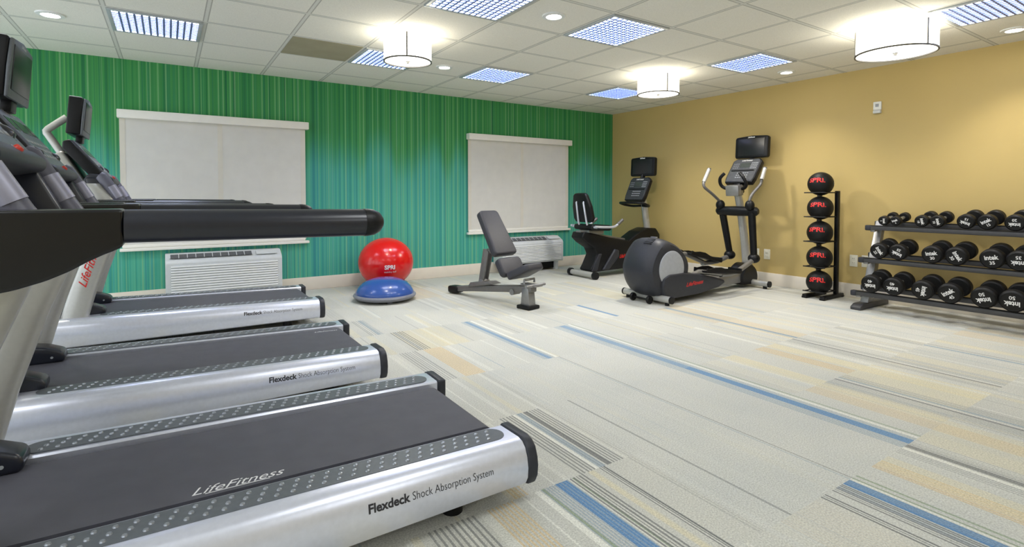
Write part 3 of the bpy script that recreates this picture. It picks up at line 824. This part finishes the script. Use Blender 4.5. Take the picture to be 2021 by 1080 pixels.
DUMBBELLS = [
    (0, 2.246, 0.08, '40', 3.14, 'black 40 dumbbell, first along the bottom shelf from its left end'),
    (0, 2.067, 0.08, '40', 3.14, 'black 40 dumbbell, second along the bottom shelf from its left end'),
    (0, 1.847, 0.082, '45', 1.75, 'black 45 dumbbell, third along the bottom shelf from its left end'),
    (0, 1.659, 0.083, '45', -0.61, 'black 45 dumbbell, fourth along the bottom shelf from its left end'),
    (0, 1.44, 0.084, '50', 2.88, 'black 50 dumbbell, fifth along the bottom shelf from its left end'),
    (0, 1.267, 0.085, '50', 3.14, 'black 50 dumbbell, sixth along the bottom shelf from its left end'),
    (1, 2.244, 0.072, '25', 1.05, 'black 25 dumbbell, first along the middle shelf from its left end'),
    (1, 2.088, 0.073, '25', 3.58, 'black 25 dumbbell, second along the middle shelf from its left end'),
    (1, 1.832, 0.077, '30', -0.17, 'black 30 dumbbell, third along the middle shelf from its left end'),
    (1, 1.664, 0.078, '30', 1.05, 'black 30 dumbbell, fourth along the middle shelf from its left end'),
    (1, 1.433, 0.08, '35', -0.17, 'black 35 dumbbell, fifth along the middle shelf from its left end'),
    (1, 1.270, 0.08, '35', 3.14, 'black 35 dumbbell, sixth along the middle shelf from its left end'),
    (2, 2.267, 0.044, '5', 1.57, 'smallest black 5 dumbbell, first along the top shelf from its left end'),
    (2, 2.169, 0.044, '5', -0.35, 'smallest black 5 dumbbell, second along the top shelf from its left end'),
    (2, 1.963, 0.053, '10', 1.4, 'black 10 dumbbell, third along the top shelf from its left end'),
    (2, 1.847, 0.054, '10', 1.4, 'black 10 dumbbell, fourth along the top shelf from its left end'),
    (2, 1.644, 0.063, '15', 3.49, 'black 15 dumbbell, fifth along the top shelf from its left end'),
    (2, 1.506, 0.064, '15', -0.52, 'black 15 dumbbell, sixth along the top shelf from its left end'),
    (2, 1.332, 0.066, '20', 3.14, 'black 20 dumbbell, seventh along the top shelf from its left end'),
]
# ============================================================ elliptical trainer (axis along x, centre line y = EY)
EY = 3.72
t = thing('elliptical_trainer', 'black and silver elliptical trainer with a round rear drum and a screen on its mast', 'elliptical trainer', (4.8, EY, 0)); o = t.location.copy()
b = MB().m(BLACK2)
# barrel shaped drum housing about a sideways axis
prof = [(0, -.215), (.20, -.215), (.262, -.205), (.292, -.175), (.310, -.12), (.318, -.05), (.318, .05), (.310, .12), (.292, .175), (.262, .205), (.20, .215), (0, .215)]
b.lathe(prof, 64, 'y', (4.165, EY, .350))
for v in b.bm.verts:      # a flatter, squarer foot and a slightly drawn-out front
    if v.co.z < .20: v.co.z = max(.035, v.co.z)
    if v.co.x > 4.2: v.co.x += (v.co.x-4.2)*.10
    if v.co.x < 4.165: v.co.x += (4.165-v.co.x)*.11*max(.35, min(1, 1-(EY-v.co.y)*2))
    if v.co.z > .35 and v.co.x < 4.165: v.co.x += (4.165-v.co.x)*.24*(v.co.z-.35)/.31
    if v.co.z > .35 and v.co.x > 4.05: v.co.z -= .22*(v.co.x-4.05)*(v.co.z-.35)/.31
b.m(BLACK)
for k in range(4):
    a = 1.95+.085*k
    vx, vz = 4.165+math.cos(a)*.312, .35+math.sin(a)*.312
    b.box((vx+(4.165-vx)*.24*(vz-.35)/.31+.003, EY-.05, vz-.006), (.010, .10, .009), ry=-a)
drum_h = b.build('drum_housing', t, off=o)
for s in (-1, 1):
    b = MB().m(DISC); b.lathe([(0, .232), (.150, .230), (.178, .222), (.188, .205)], 56, 'y', (4.185, EY, .345), scl=(1, 1, 1)) if s > 0 else b.lathe([(0, -.232), (.150, -.230), (.178, -.222), (.188, -.205)], 56, 'y', (4.185, EY, .345))
    b.build('crank_disc', drum_h, off=o)
b = MB().m(STEEL)
b.prism([(4.2, .06), (5.62, .06), (5.70, .10), (5.66, .185), (5.3, .165), (4.2, .12)], 'y', EY-.075, EY+.075, .015, 2)
b.build('base_beam', t, off=o)
b = MB().m(BLACK2)
pts = [(4.16, .05), (4.06, .10), (4.03, .19), (4.05, .265), (4.13, .296), (4.35, .296), (4.58, .268), (4.80, .222), (5.0, .17), (5.02, .14), (4.92, .10), (4.6, .06)]
b.prism(pts, 'y', EY-.245, EY-.06, .03, 4)
b.prism(pts, 'y', EY+.06, EY+.245, .03, 4)
b.m(RED).text('LifeFitness', .056, (4.50, EY-.2462, .178), (1, 0, .05), (-.05, 0, 1), shear=.45, bold=.0008, width=.27)
b.text('LifeFitness', .056, (4.50, EY+.2462, .178), (-1, 0, .0), (0, 0, 1), shear=.45, bold=.0008, width=.27)
b.build('side_shroud', t, off=o)
b = MB().m(BLACK)
b.lathe([(0, -.10), (.14, -.10), (.165, -.07), (.165, .07), (.14, .10), (0, .10)], 40, 'y', (5.70, EY, .115))
for v in b.bm.verts: v.co.z = max(.04, v.co.z)
b.build('mast_shroud', t, off=o)
for x, h in ((4.07, .62), (5.75, .60)):
    b = MB().m(SILVER2); b.tube([(x, EY-h/2, .058), (x, EY+h/2, .058)], .034, 20)
    b.m(BLACK)
    for s in (-1, 1):
        b.tube([(x, EY+s*(h/2-.005), .058), (x, EY+s*(h/2+.012), .058)], .036, 20)
        b.cyl((x, EY+s*(h/2-.05), 0), (x, EY+s*(h/2-.05), .03), .022, seg=14)
    b.build('stabilizer_bar', t, off=o)
b = MB().m(RUBBER)
for dy in (-.11, .11): b.lathe([(0, -.016), (.036, -.016), (.040, -.01), (.040, .01), (.036, .016), (0, .016)], 24, 'y', (3.985, EY+dy, .042))
b.tube([(3.985, EY-.11, .042), (3.985, EY+.11, .042)], .008, 8)
b.build('transport_wheel', t, off=o)
# mast
b = MB().m(SILVER2)
b.tube([(5.80, EY, .10), (5.735, EY, .50), (5.655, EY, .85), (5.60, EY, 1.05), (5.545, EY, 1.15)], [.050, .046, .044, .042, .040], 20, smooth=3)
b.m(STEEL).box((5.515, EY, 1.135), (.10, .17, .125), .012, 2, ry=-.1)
b.m(BLACK).box((5.60, EY, 1.16), (.10, .10, .12), .02, 2)
mast = b.build('mast', t, off=o)
b = MB().m(BLACK); b.tube([(5.575, EY-.265, .895), (5.57, EY-.24, .895), (5.56, EY, .895), (5.57, EY+.24, .895), (5.575, EY+.265, .895)], [.03, .052, .058, .052, .03], 20, flat=1.0)
b.build('pivot_bar', t, off=o)
# fixed inner handle around the console
b = MB().m(BLACK)
for s in (-1, 1): b.tube([(5.55, EY+s*.05, 1.15), (5.52, EY+s*.13, 1.165), (5.49, EY+s*.165, 1.21), (5.46, EY+s*.15, 1.28), (5.47, EY+s*.10, 1.335)], .019, 12, smooth=4)
b.build('inner_handle', t, off=o)
# moving arms: (top grip, bend, knob, link bottom)
arms = [(EY+.20, (5.36, .03, 1.385), (5.27, .035, 1.235), (5.265, .02, 1.175), (5.40, .0, 1.085), (5.53, 0, 1.0), (5.72, -.01, .375)),
        (EY-.20, (5.70, -.06, 1.385), (5.64, -.06, 1.26), (5.63, -.05, 1.20), (5.53, -.015, 1.09), (5.50, 0, 1.0), (5.62, .01, .375))]
for y, g0, g1, g2, g3, g4, lk in arms:
    P = lambda q: (q[0], y+q[1], q[2])
    b = MB().m(GUN); b.tube([P(g1), P(g2), P(g3), P(g4), (g4[0]+.02, y, .93)], .0165, 14, smooth=5)
    b.m(BLACK).sphere((g4[0]+.01, y, .965), .052, scl=(1, 1, 1.15), seg=20, rings=12)
    arm = b.build('moving_arm', t, off=o)
    b = MB().m(SILVER2); b.tube([P(g1), P(g0)], .022, 16); b.m(GUN).tube([P(g0), (g0[0]+.004, y+g0[1], g0[2]+.012)], .022, 16); b.build('grip', arm, off=o)
    b = MB().m(BLACK); b.tube([(g4[0]+.05, y, .89), P(lk)], [.042, .037], 16); b.build('swing_link', arm, off=o)
    b = MB().m(BLACK); b.sphere((lk[0], y+lk[1], lk[2]-.02), .066, scl=(1, 1, .85), seg=20, rings=12); b.build('link_joint', arm, off=o)
    far = y > EY
    h0 = (4.92, .440) if far else (4.65, .305); h1 = (5.46, .315) if far else (5.24, .250)
    b = MB().m(STEEL)
    b.tube([(h1[0]-.25, y, h1[1]-.03), (h1[0]+.02, y, h1[1]-.025), (lk[0], y+lk[1], lk[2]-.03)], .028, 14, smooth=3)
    b.tube([(4.35, y, .34 if far else .22), (h0[0]-.02, y, h0[1]-.025), (h1[0]-.2, y, h1[1]-.03)], .026, 12)
    pa = b.build('pedal_arm', t, off=o)
    b = MB().m(BLACK)
    d = Vector((h1[0]-h0[0], 0, h1[1]-h0[1])); L = d.length; a = math.atan2(d.z, d.x)
    Mx = Matrix.Translation((h0[0], y, h0[1])) @ Matrix.Rotation(-a, 4, 'Y')
    b.prism([(0, -.03), (0, .018), (.05, .012), (.14, .030), (.24, .034), (.34, .012), (L, .006), (L, .026), (L+.012, .026), (L+.012, -.03)] , 'y', -.085, -.075, .003, 1, M=Mx)
    b.prism([(0, -.03), (0, .018), (.05, .012), (.14, .030), (.24, .034), (.34, .012), (L, .006), (L, .026), (L+.012, .026), (L+.012, -.03)] , 'y', .075, .085, .003, 1, M=Mx)
    b.prism([(0, -.03), (0, -.008), (L, -.008), (L, .028), (L+.012, .028), (L+.012, -.03)], 'y', -.08, .08, .003, 1, M=Mx)
    b.build('foot_pedal', pa, off=o)
def console(t, o, M, w, h, dark, name='console'):
    # panel in local plane: x across, y up, z out
    b = MB().m(BLACK)
    b.prism([(-w*.46, -h/2), (w*.46, -h/2), (w/2, -h*.3), (w/2, h*.40), (w*.40, h/2), (-w*.40, h/2), (-w/2, h*.40), (-w/2, -h*.3)], 'z', -.05, .012, .012, 2, M=M)
    con = b.build(name, t, off=o)
    b = MB().m(dark)
    b.prism([(-w*.43, -h*.46), (w*.43, -h*.46), (w*.46, -h*.3), (w*.46, h*.38), (w*.38, h*.46), (-w*.38, h*.46), (-w*.46, h*.38), (-w*.46, -h*.3)], 'z', .010, .016, .002, 1, M=M)
    b.m(LCD).box((0, h*.20, .016), (w*.34, h*.18, .004), .001, 1, M=M)
    b.m(BLACK).box((0, -h*.02, .018), (w*.78, h*.035, .012), .002, 1, M=M)
    b.m(KEY)
    for i in range(4):
        for k in range(4): b.box((w*(.23+.055*i), h*(.08+.07*k), .016), (w*.035, h*.035, .005), .0, M=M)
    for i in range(3):
        for k in range(3): b.box((-w*(.38-.07*i), h*(.10+.08*k), .016), (w*.04, h*.025, .005), .0, M=M)
    for i in range(6):
        for k in range(3): b.box((w*(-.14+.07*i), -h*(.12+.09*k), .016), (w*.045, h*.03, .005), .0, M=M)
    R = M.to_3x3()
    b.m(WHITEINK).text('LifeFitness', w*.085, M @ Vector((0, h*.40, .0168)), R @ Vector((1, 0, 0)), R @ Vector((0, 1, 0)), shear=.3, bold=.0004)
    b.build('display_panel', con, off=o)
    return con
def monitor(t, o, M, w, h):
    b = MB().m(BLACK)
    b.prism([(-w*.47, -h/2), (w*.47, -h/2), (w/2, -h*.42), (w/2, h*.40), (w*.46, h*.47), (0, h*.52), (-w*.46, h*.47), (-w/2, h*.40), (-w/2, -h*.42)], 'z', -.05, .01, .012, 2, M=M)
    b.box((0, -h/2-.03, -.02), (.05, .08, .03), .006, M=M)
    mon = b.build('monitor', t, off=o)
    b = MB().m(SCREEN); b.box((0, 0, .0105), (w*.80, h*.76, .004), .002, M=M)
    R = M.to_3x3()
    b.m(WHITEINK).text('LifeFitness', h*.08, M @ Vector((0, h*.44, .0112)), R @ Vector((1, 0, 0)), R @ Vector((0, 1, 0)), shear=.3, bold=.001)
    b.build('screen', mon, off=o)
    return mon
def facing(c, nrm, up):
    n = Vector(nrm).normalized(); u = Vector(up); u = (u-n*u.dot(n)).normalized(); r = u.cross(n)
    return Matrix(((r.x, u.x, n.x, c[0]), (r.y, u.y, n.y, c[1]), (r.z, u.z, n.z, c[2]), (0, 0, 0, 1)))
console(t, o, facing((5.675, EY-.01, 1.365), (-.80, .0, .60), (0, 0, 1)), .37, .36, PANELC)
b = MB().m(BLACK); b.tube([(5.72, EY, 1.30), (5.84, EY, 1.48), (5.87, EY, 1.60)], .022, 12, smooth=3); b.build('screen_arm', t, off=o)
monitor(t, o, facing((5.845, EY, 1.655), (-.985, .02, .05), (0, 0, 1)), .425, .265)

# ============================================================ recumbent exercise bike (axis along x)
KY = 5.27
t = thing('exercise_bike', 'black recumbent exercise bike in the room corner with a backrest seat and a screen', 'exercise bike', (4.95, KY, 0)); o = t.location.copy()
b = MB().m(BLACK)
side = [(4.47, .605), (4.44, .53), (4.52, .46), (4.66, .38), (4.70, .30), (4.64, .18), (4.585, .10), (4.61, .075), (4.72, .07), (5.35, .085), (5.86, .11), (5.90, .30), (5.90, .52), (5.82, .61), (5.66, .62), (5.50, .575), (5.36, .50), (5.28, .455), (4.90, .52), (4.62, .585)]
b.prism(side, 'y', KY-.115, KY+.115, .025, 3)
b.m(BLACK2)
b.prism([(4.60, .085), (4.72, .31), (4.78, .31), (4.70, .085)], 'y', KY-.125, KY+.125, .012, 2)
b.prism([(4.78, .09), (5.00, .36), (5.08, .34), (5.08, .25), (4.90, .09)], 'y', KY-.14, KY+.14, .02, 3)
b.m(RED).text('LifeFitness', .070, (5.205, KY-.1162, .25), (1, 0, 0), (0, 0, 1), shear=.4, bold=.001, width=.215)
b.build('body_shell', t, off=o)
for x, w in ((4.55, .50), (5.80, .42)):
    b = MB().m(SILVER2); b.tube([(x, KY-w/2, .05), (x, KY+w/2, .05)], .036, 18)
    b.m(BLACK)
    for s in (-1, 1): b.tube([(x, KY+s*(w/2-.03), .05), (x, KY+s*(w/2+.015), .05)], .049, 18)
    b.build('stabilizer_bar', t, off=o)
b = MB().m(STEEL); b.prism([(4.47, .62), (5.27, .485), (5.27, .46), (4.47, .585)], 'y', KY-.05, KY+.05, .004); b.build('seat_rail', t, off=o)
b = MB().m(BLACK); b.box((4.72, KY, .655), (.36, .37, .075), .030, 3, ry=.05); b.m(STEEL).box((4.70, KY, .595), (.26, .20, .06), .01); b.build('seat', t, off=o)
b = MB().m(BLACK)
Mx = facing((4.545, KY, .915), (.94, 0, .20), (-.2, 0, 1))
b.prism([(-.15, -.19), (.15, -.19), (.185, -.14), (.175, .02), (.125, .17), (.09, .195), (-.09, .195), (-.125, .17), (-.175, .02), (-.185, -.14)], 'z', -.03, .03, .016, 3, M=Mx)
b.build('seat_back', t, off=o)
b = MB().m(SILVER)
for s in (-1, 1): b.tube([(4.60, KY+s*.080, .60), (4.545, KY+s*.080, .72), (4.497, KY+s*.070, .985), (4.51, KY+s*.070, 1.0)], .014, 10)
b.build('seat_back_bar', t, off=o)
b = MB().m(SILVER)
for s in (-1, 1): b.tube([(4.55, KY+s*.24, .675), (4.75, KY+s*.25, .665), (4.88, KY+s*.25, .67), (4.97, KY+s*.25, .72)], .016, 10, smooth=3)
b.tube([(4.58, KY-.24, .665), (4.58, KY+.24, .665)], .014, 10)
b.m(GUN)
for s in (-1, 1): b.tube([(4.93, KY+s*.25, .695), (5.02, KY+s*.25, .755)], .02, 12)
b.build('side_handle', t, off=o)
b = MB().m(SILVER2); b.tube([(5.77, KY, .55), (5.70, KY, .92), (5.66, KY, 1.05)], .046, 18); b.build('console_post', t, off=o)
b = MB().m(BLACK); b.tube([(5.64, KY-.02, .93), (5.62, KY-.15, .925), (5.52, KY-.22, .945), (5.42, KY-.20, .97), (5.37, KY-.07, .975), (5.37, KY+.07, .975), (5.42, KY+.20, .97), (5.52, KY+.22, .945), (5.62, KY+.15, .925), (5.64, KY+.02, .93)], .017, 10, smooth=4); b.build('handlebar', t, off=o)
con = console(t, o, facing((5.56, KY, 1.165), (-.86, 0, .42), (0, 0, 1)), .37, .365, PANELB)
b = MB().m(BLACK); b.tube([(5.62, KY, 1.28), (5.68, KY, 1.42)], .02, 10); b.build('screen_arm', t, off=o)
monitor(t, o, facing((5.66, KY, 1.485), (-.985, -.02, .05), (0, 0, 1)), .44, .27)
for s, a in ((-1, .5), (1, .5+PI)):
    b = MB().m(STEEL); p = Vector((5.56, KY+s*.13, .40)); q = p+Vector((math.cos(a)*.15, 0, math.sin(a)*.15))
    b.tube([p, q], .014, 10); b.lathe([(0, -.02), (.03, -.015), (.03, .015), (0, .02)], 20, 'y', p)
    cr = b.build('crank', t, off=o)
    b = MB().m(BLACK); b.box((q.x, q.y+s*.06, q.z), (.10, .10, .03), .008, 2); b.m(SILVER).box((q.x, q.y+s*.06, q.z+.02), (.03, .105, .012), .003); b.build('pedal', cr, off=o)

# ============================================================ medicine ball rack with five balls
RX, RY = 5.705, 2.842
BR = .122
t = thing('medicine_ball_rack', 'black upright rack holding five medicine balls by the tan wall', 'ball rack', (RX+.08, RY, 0)); o = t.location.copy()
levels = [.042, .300, .562, .820, 1.072]
zb = [z+.018 for z in levels]
for y, hh in ((RY-.085, 1.125), (RY+.095, 1.125)):
    b = MB().m(BLACKMET); b.box((RX+.165, y, hh/2+.02), (.045, .036, hh-.04), .004); b.build('post', t, off=o)
    b = MB().m(BLACKMET); b.box((RX+.085, y, .022), (.41, .045, .040), .006, ry=0)
    b.m(RUBBER)
    b.box((RX-.10, y, .012), (.05, .05, .022), .004); b.box((RX+.27, y, .012), (.05, .05, .022), .004); b.build('foot', t, off=o)
for z in levels:
    b = MB().m(BLACKMET)
    zz = z+.035
    for dy in (-.085, .095): b.tube([(RX-.11, RY+dy, zz), (RX+.165, RY+dy, zz)], .006, 8)
    b.tube([(RX-.11, RY-.105, zz), (RX-.11, RY+.115, zz)], .006, 8); b.tube([(RX+.15, RY-.085, zz), (RX+.15, RY+.095, zz)], .006, 8)
    b.build('cradle', t, off=o)
proto = None
names = ['topmost black medicine ball on the rack', 'second black medicine ball from the top of the rack', 'middle black medicine ball on the rack', 'fourth black medicine ball from the top of the rack', 'lowest black medicine ball, just above the rack feet']
for k, z in enumerate(levels[::-1]):
    c = Vector((RX, RY+.005, z+.036+math.sqrt((BR+.006)**2-.090**2)))
    if proto is None:
        b = MB().m(RUBBER); b.sphere((0, 0, 0), BR, seg=48, rings=28)
        def onb(p): return p.normalized()*(BR+.0012)
        b.m(RED).text('SPRI.', .070, (-.112, -.005, .036), (.05, -1, 0), (0, 0, 1), bold=.002, fn=onb, width=.165)
        b.m(KEY).text('O', .05, (.02, -.115, 0), (1, .2, 0), (0, 0, 1), bold=.001, fn=onb)
        proto = b.build('medicine_ball', None, label=names[k], category='medicine ball', group='medicine balls on the black rack'); q = proto
    else:
        q = proto.copy(); COL.objects.link(q); q['label'] = names[k]
    q.location = c; q.rotation_euler = (0, 0, [.12, .22, .14, .25, .25][k])

# ============================================================ dumbbell rack
SH = [('bottom', 5.46, .165), ('middle', 5.60, .470), ('top', 5.73, .775)]
t = thing('dumbbell_rack', 'three-tier grey dumbbell rack along the tan wall', 'dumbbell rack', (5.7, 1.35, 0)); o = t.location.copy()
Y0, Y1 = 2.405, .32
for y in (2.362, .40):
    b = MB().m(STEEL); b.prism([(5.56, .03), (5.66, .03), (5.93, .83), (5.87, .83)], 'y', y-.035, y+.035, .006)
    for nm, x, z in SH:
        b.prism([(x-.01, z-.05), (x+.24, z-.02), (x+.24, z+.02), (x-.01, z-.02)], 'y', y-.02, y+.02, .003)
    b.build('upright', t, off=o)
    b = MB().m(DGUN); b.prism([(5.40, .0), (5.40, .03), (5.46, .055), (5.97, .055), (5.99, .03), (5.99, .0)], 'y', y-.045, y+.045, .006); b.build('floor_foot', t, off=o)
for nm, x, z in SH:
    b = MB().m(DGUN)
    b.box((x, (Y0+Y1)/2, z-.012), (.045, Y0-Y1-.03, .042), .006); b.box((x+.205, (Y0+Y1)/2, z+.022), (.045, Y0-Y1-.03, .042), .006)
    b.m(RUBBER).box((x, (Y0+Y1)/2, z+.010), (.05, Y0-Y1-.06, .006), .002); b.box((x+.205, (Y0+Y1)/2, z+.044), (.05, Y0-Y1-.06, .006), .002)
    rail = b.build('shelf_rail', t, off=o)
    for xx, zz in ((x, z-.012), (x+.205, z+.022)):
        b = MB().m(BLACK2); b.box((xx, Y0-.005, zz), (.056, .05, .052), .010, 2); b.build('rail_cap', rail, off=o)
slope = math.atan2(.034, .205)
def dumbbell(y, x, z, R, num, rot, label, grp, cache={}):
    key = (round(R, 3), num, rot)
    L = .205+R*.95; hl = .035+R*.50                # overall length, head length
    t = thing('dumbbell', label, 'dumbbell', (0, 0, 0), 0, grp)
    # local: x along the handle, near head at -x
    for s in (-1, 1):
        b = MB().m(RUBBER)
        x0 = s*(L/2-hl); x1 = s*L/2; bv = R*.16
        pr = [(0, x0), (R*.86, x0), (R, x0+s*bv), (R, x1-s*bv), (R*.90, x1-s*bv*.25), (R*.84, x1), (R*.82, x1-s*.002), (0, x1-s*.002)]
        b.lathe(pr, 36, 'x')
        if s < 0:
            r_ = Matrix.Rotation(rot, 3, 'X')
            rt, up = r_ @ Vector((0, -1, 0)), r_ @ Vector((0, 0, 1))
            oo = Vector((-L/2-.0006, 0, 0))
            b.m(WHITEINK).text('intek', R*.64, oo+up*R*.17, rt, up, bold=R*.020, width=R*1.12)
            b.text(num, R*.46, oo-up*R*.38, rt, up, bold=R*.010)
        b.build('head', t)
    b = MB().m(CHROME); b.tube([(-(L/2-hl)-.004, 0, 0), (-.03, 0, 0), (.03, 0, 0), ((L/2-hl)+.004, 0, 0)], [.014, .0165, .0165, .014], 16); b.build('handle', t)
    t.rotation_euler = (0, -slope, 0)
    # rests on both rails
    cx, cz = x+.1025, z+.0358
    t.location = (cx-math.sin(slope)*(R+.0005), y, cz+math.cos(slope)*(R+.0005))
rows = DUMBBELLS
for (tier, y, R, num, rot, label) in rows:
    nm, x, z = SH[tier]
    dumbbell(y, x, z, R, num, rot, label, 'black dumbbells on the rack')

# ============================================================ camera and lens
cd = bpy.data.cameras.new('camera'); cam = bpy.data.objects.new('camera', cd); COL.objects.link(cam)
cd.sensor_fit = 'HORIZONTAL'; cd.sensor_width = 36; cd.lens = 1039.33/2021*36
cd.shift_y = (414.6-540)/2021; cd.clip_start = .03
cam.location = (0, 0, 1.0818); cam.rotation_euler = (PI/2-.0284, 0, -.5782)
scene.camera = cam
w = bpy.data.worlds.new('world'); scene.world = w; w.use_nodes = True
w.node_tree.nodes['Background'].inputs['Color'].default_value = (.8, .85, .9, 1); w.node_tree.nodes['Background'].inputs['Strength'].default_value = .85  # added soft fill, let in through the open left side

# ------------------------------------------------------------ lamps at the fixtures, then added fill lamps
def lamp(kind, name, loc, power, color=(1, 1, 1), **kw):
    l = bpy.data.lights.new(name, kind); l.energy = power; l.color = color
    for k, v in kw.items(): setattr(l, k, v)
    ob = bpy.data.objects.new(name, l); COL.objects.link(ob); ob.location = loc
    return ob
for x, y in ((-.69, 5.02), (2.365, 3.068), (2.369, 4.887), (5.495, 3.11), (5.589, 1.34)):
    lamp('SPOT', 'downlight_lamp', (x, y, ZC-.014), 18, (1, .93, .82), spot_size=1.9, spot_blend=.8, shadow_soft_size=.05)
for x, y, pw in ((1.65, 4.08, 10), (4.45, 3.93, 34), (4.68, 1.80, 10)):
    lamp('SPOT', 'drum_lamp_bulb', (x, y, 2.155), pw, (1, .95, .84), spot_size=2.75, spot_blend=.5, shadow_soft_size=.06)
for x, y in ((1.2, .6), (4.0, -.3), (-.9, .9), (1.6, -1.4)):  # unseen fill lamps without fixtures, added to brighten the near floor
    lamp('AREA', 'fill_lamp', (x, y, ZC-.02), 5, (.94, .97, 1), shape='SQUARE', size=.56)
scene.view_settings.view_transform = 'Standard'
scene.view_settings.look = 'None'
scene.view_settings.exposure = 1.47
scene.cycles.diffuse_bounces = 6; scene.cycles.max_bounces = 12
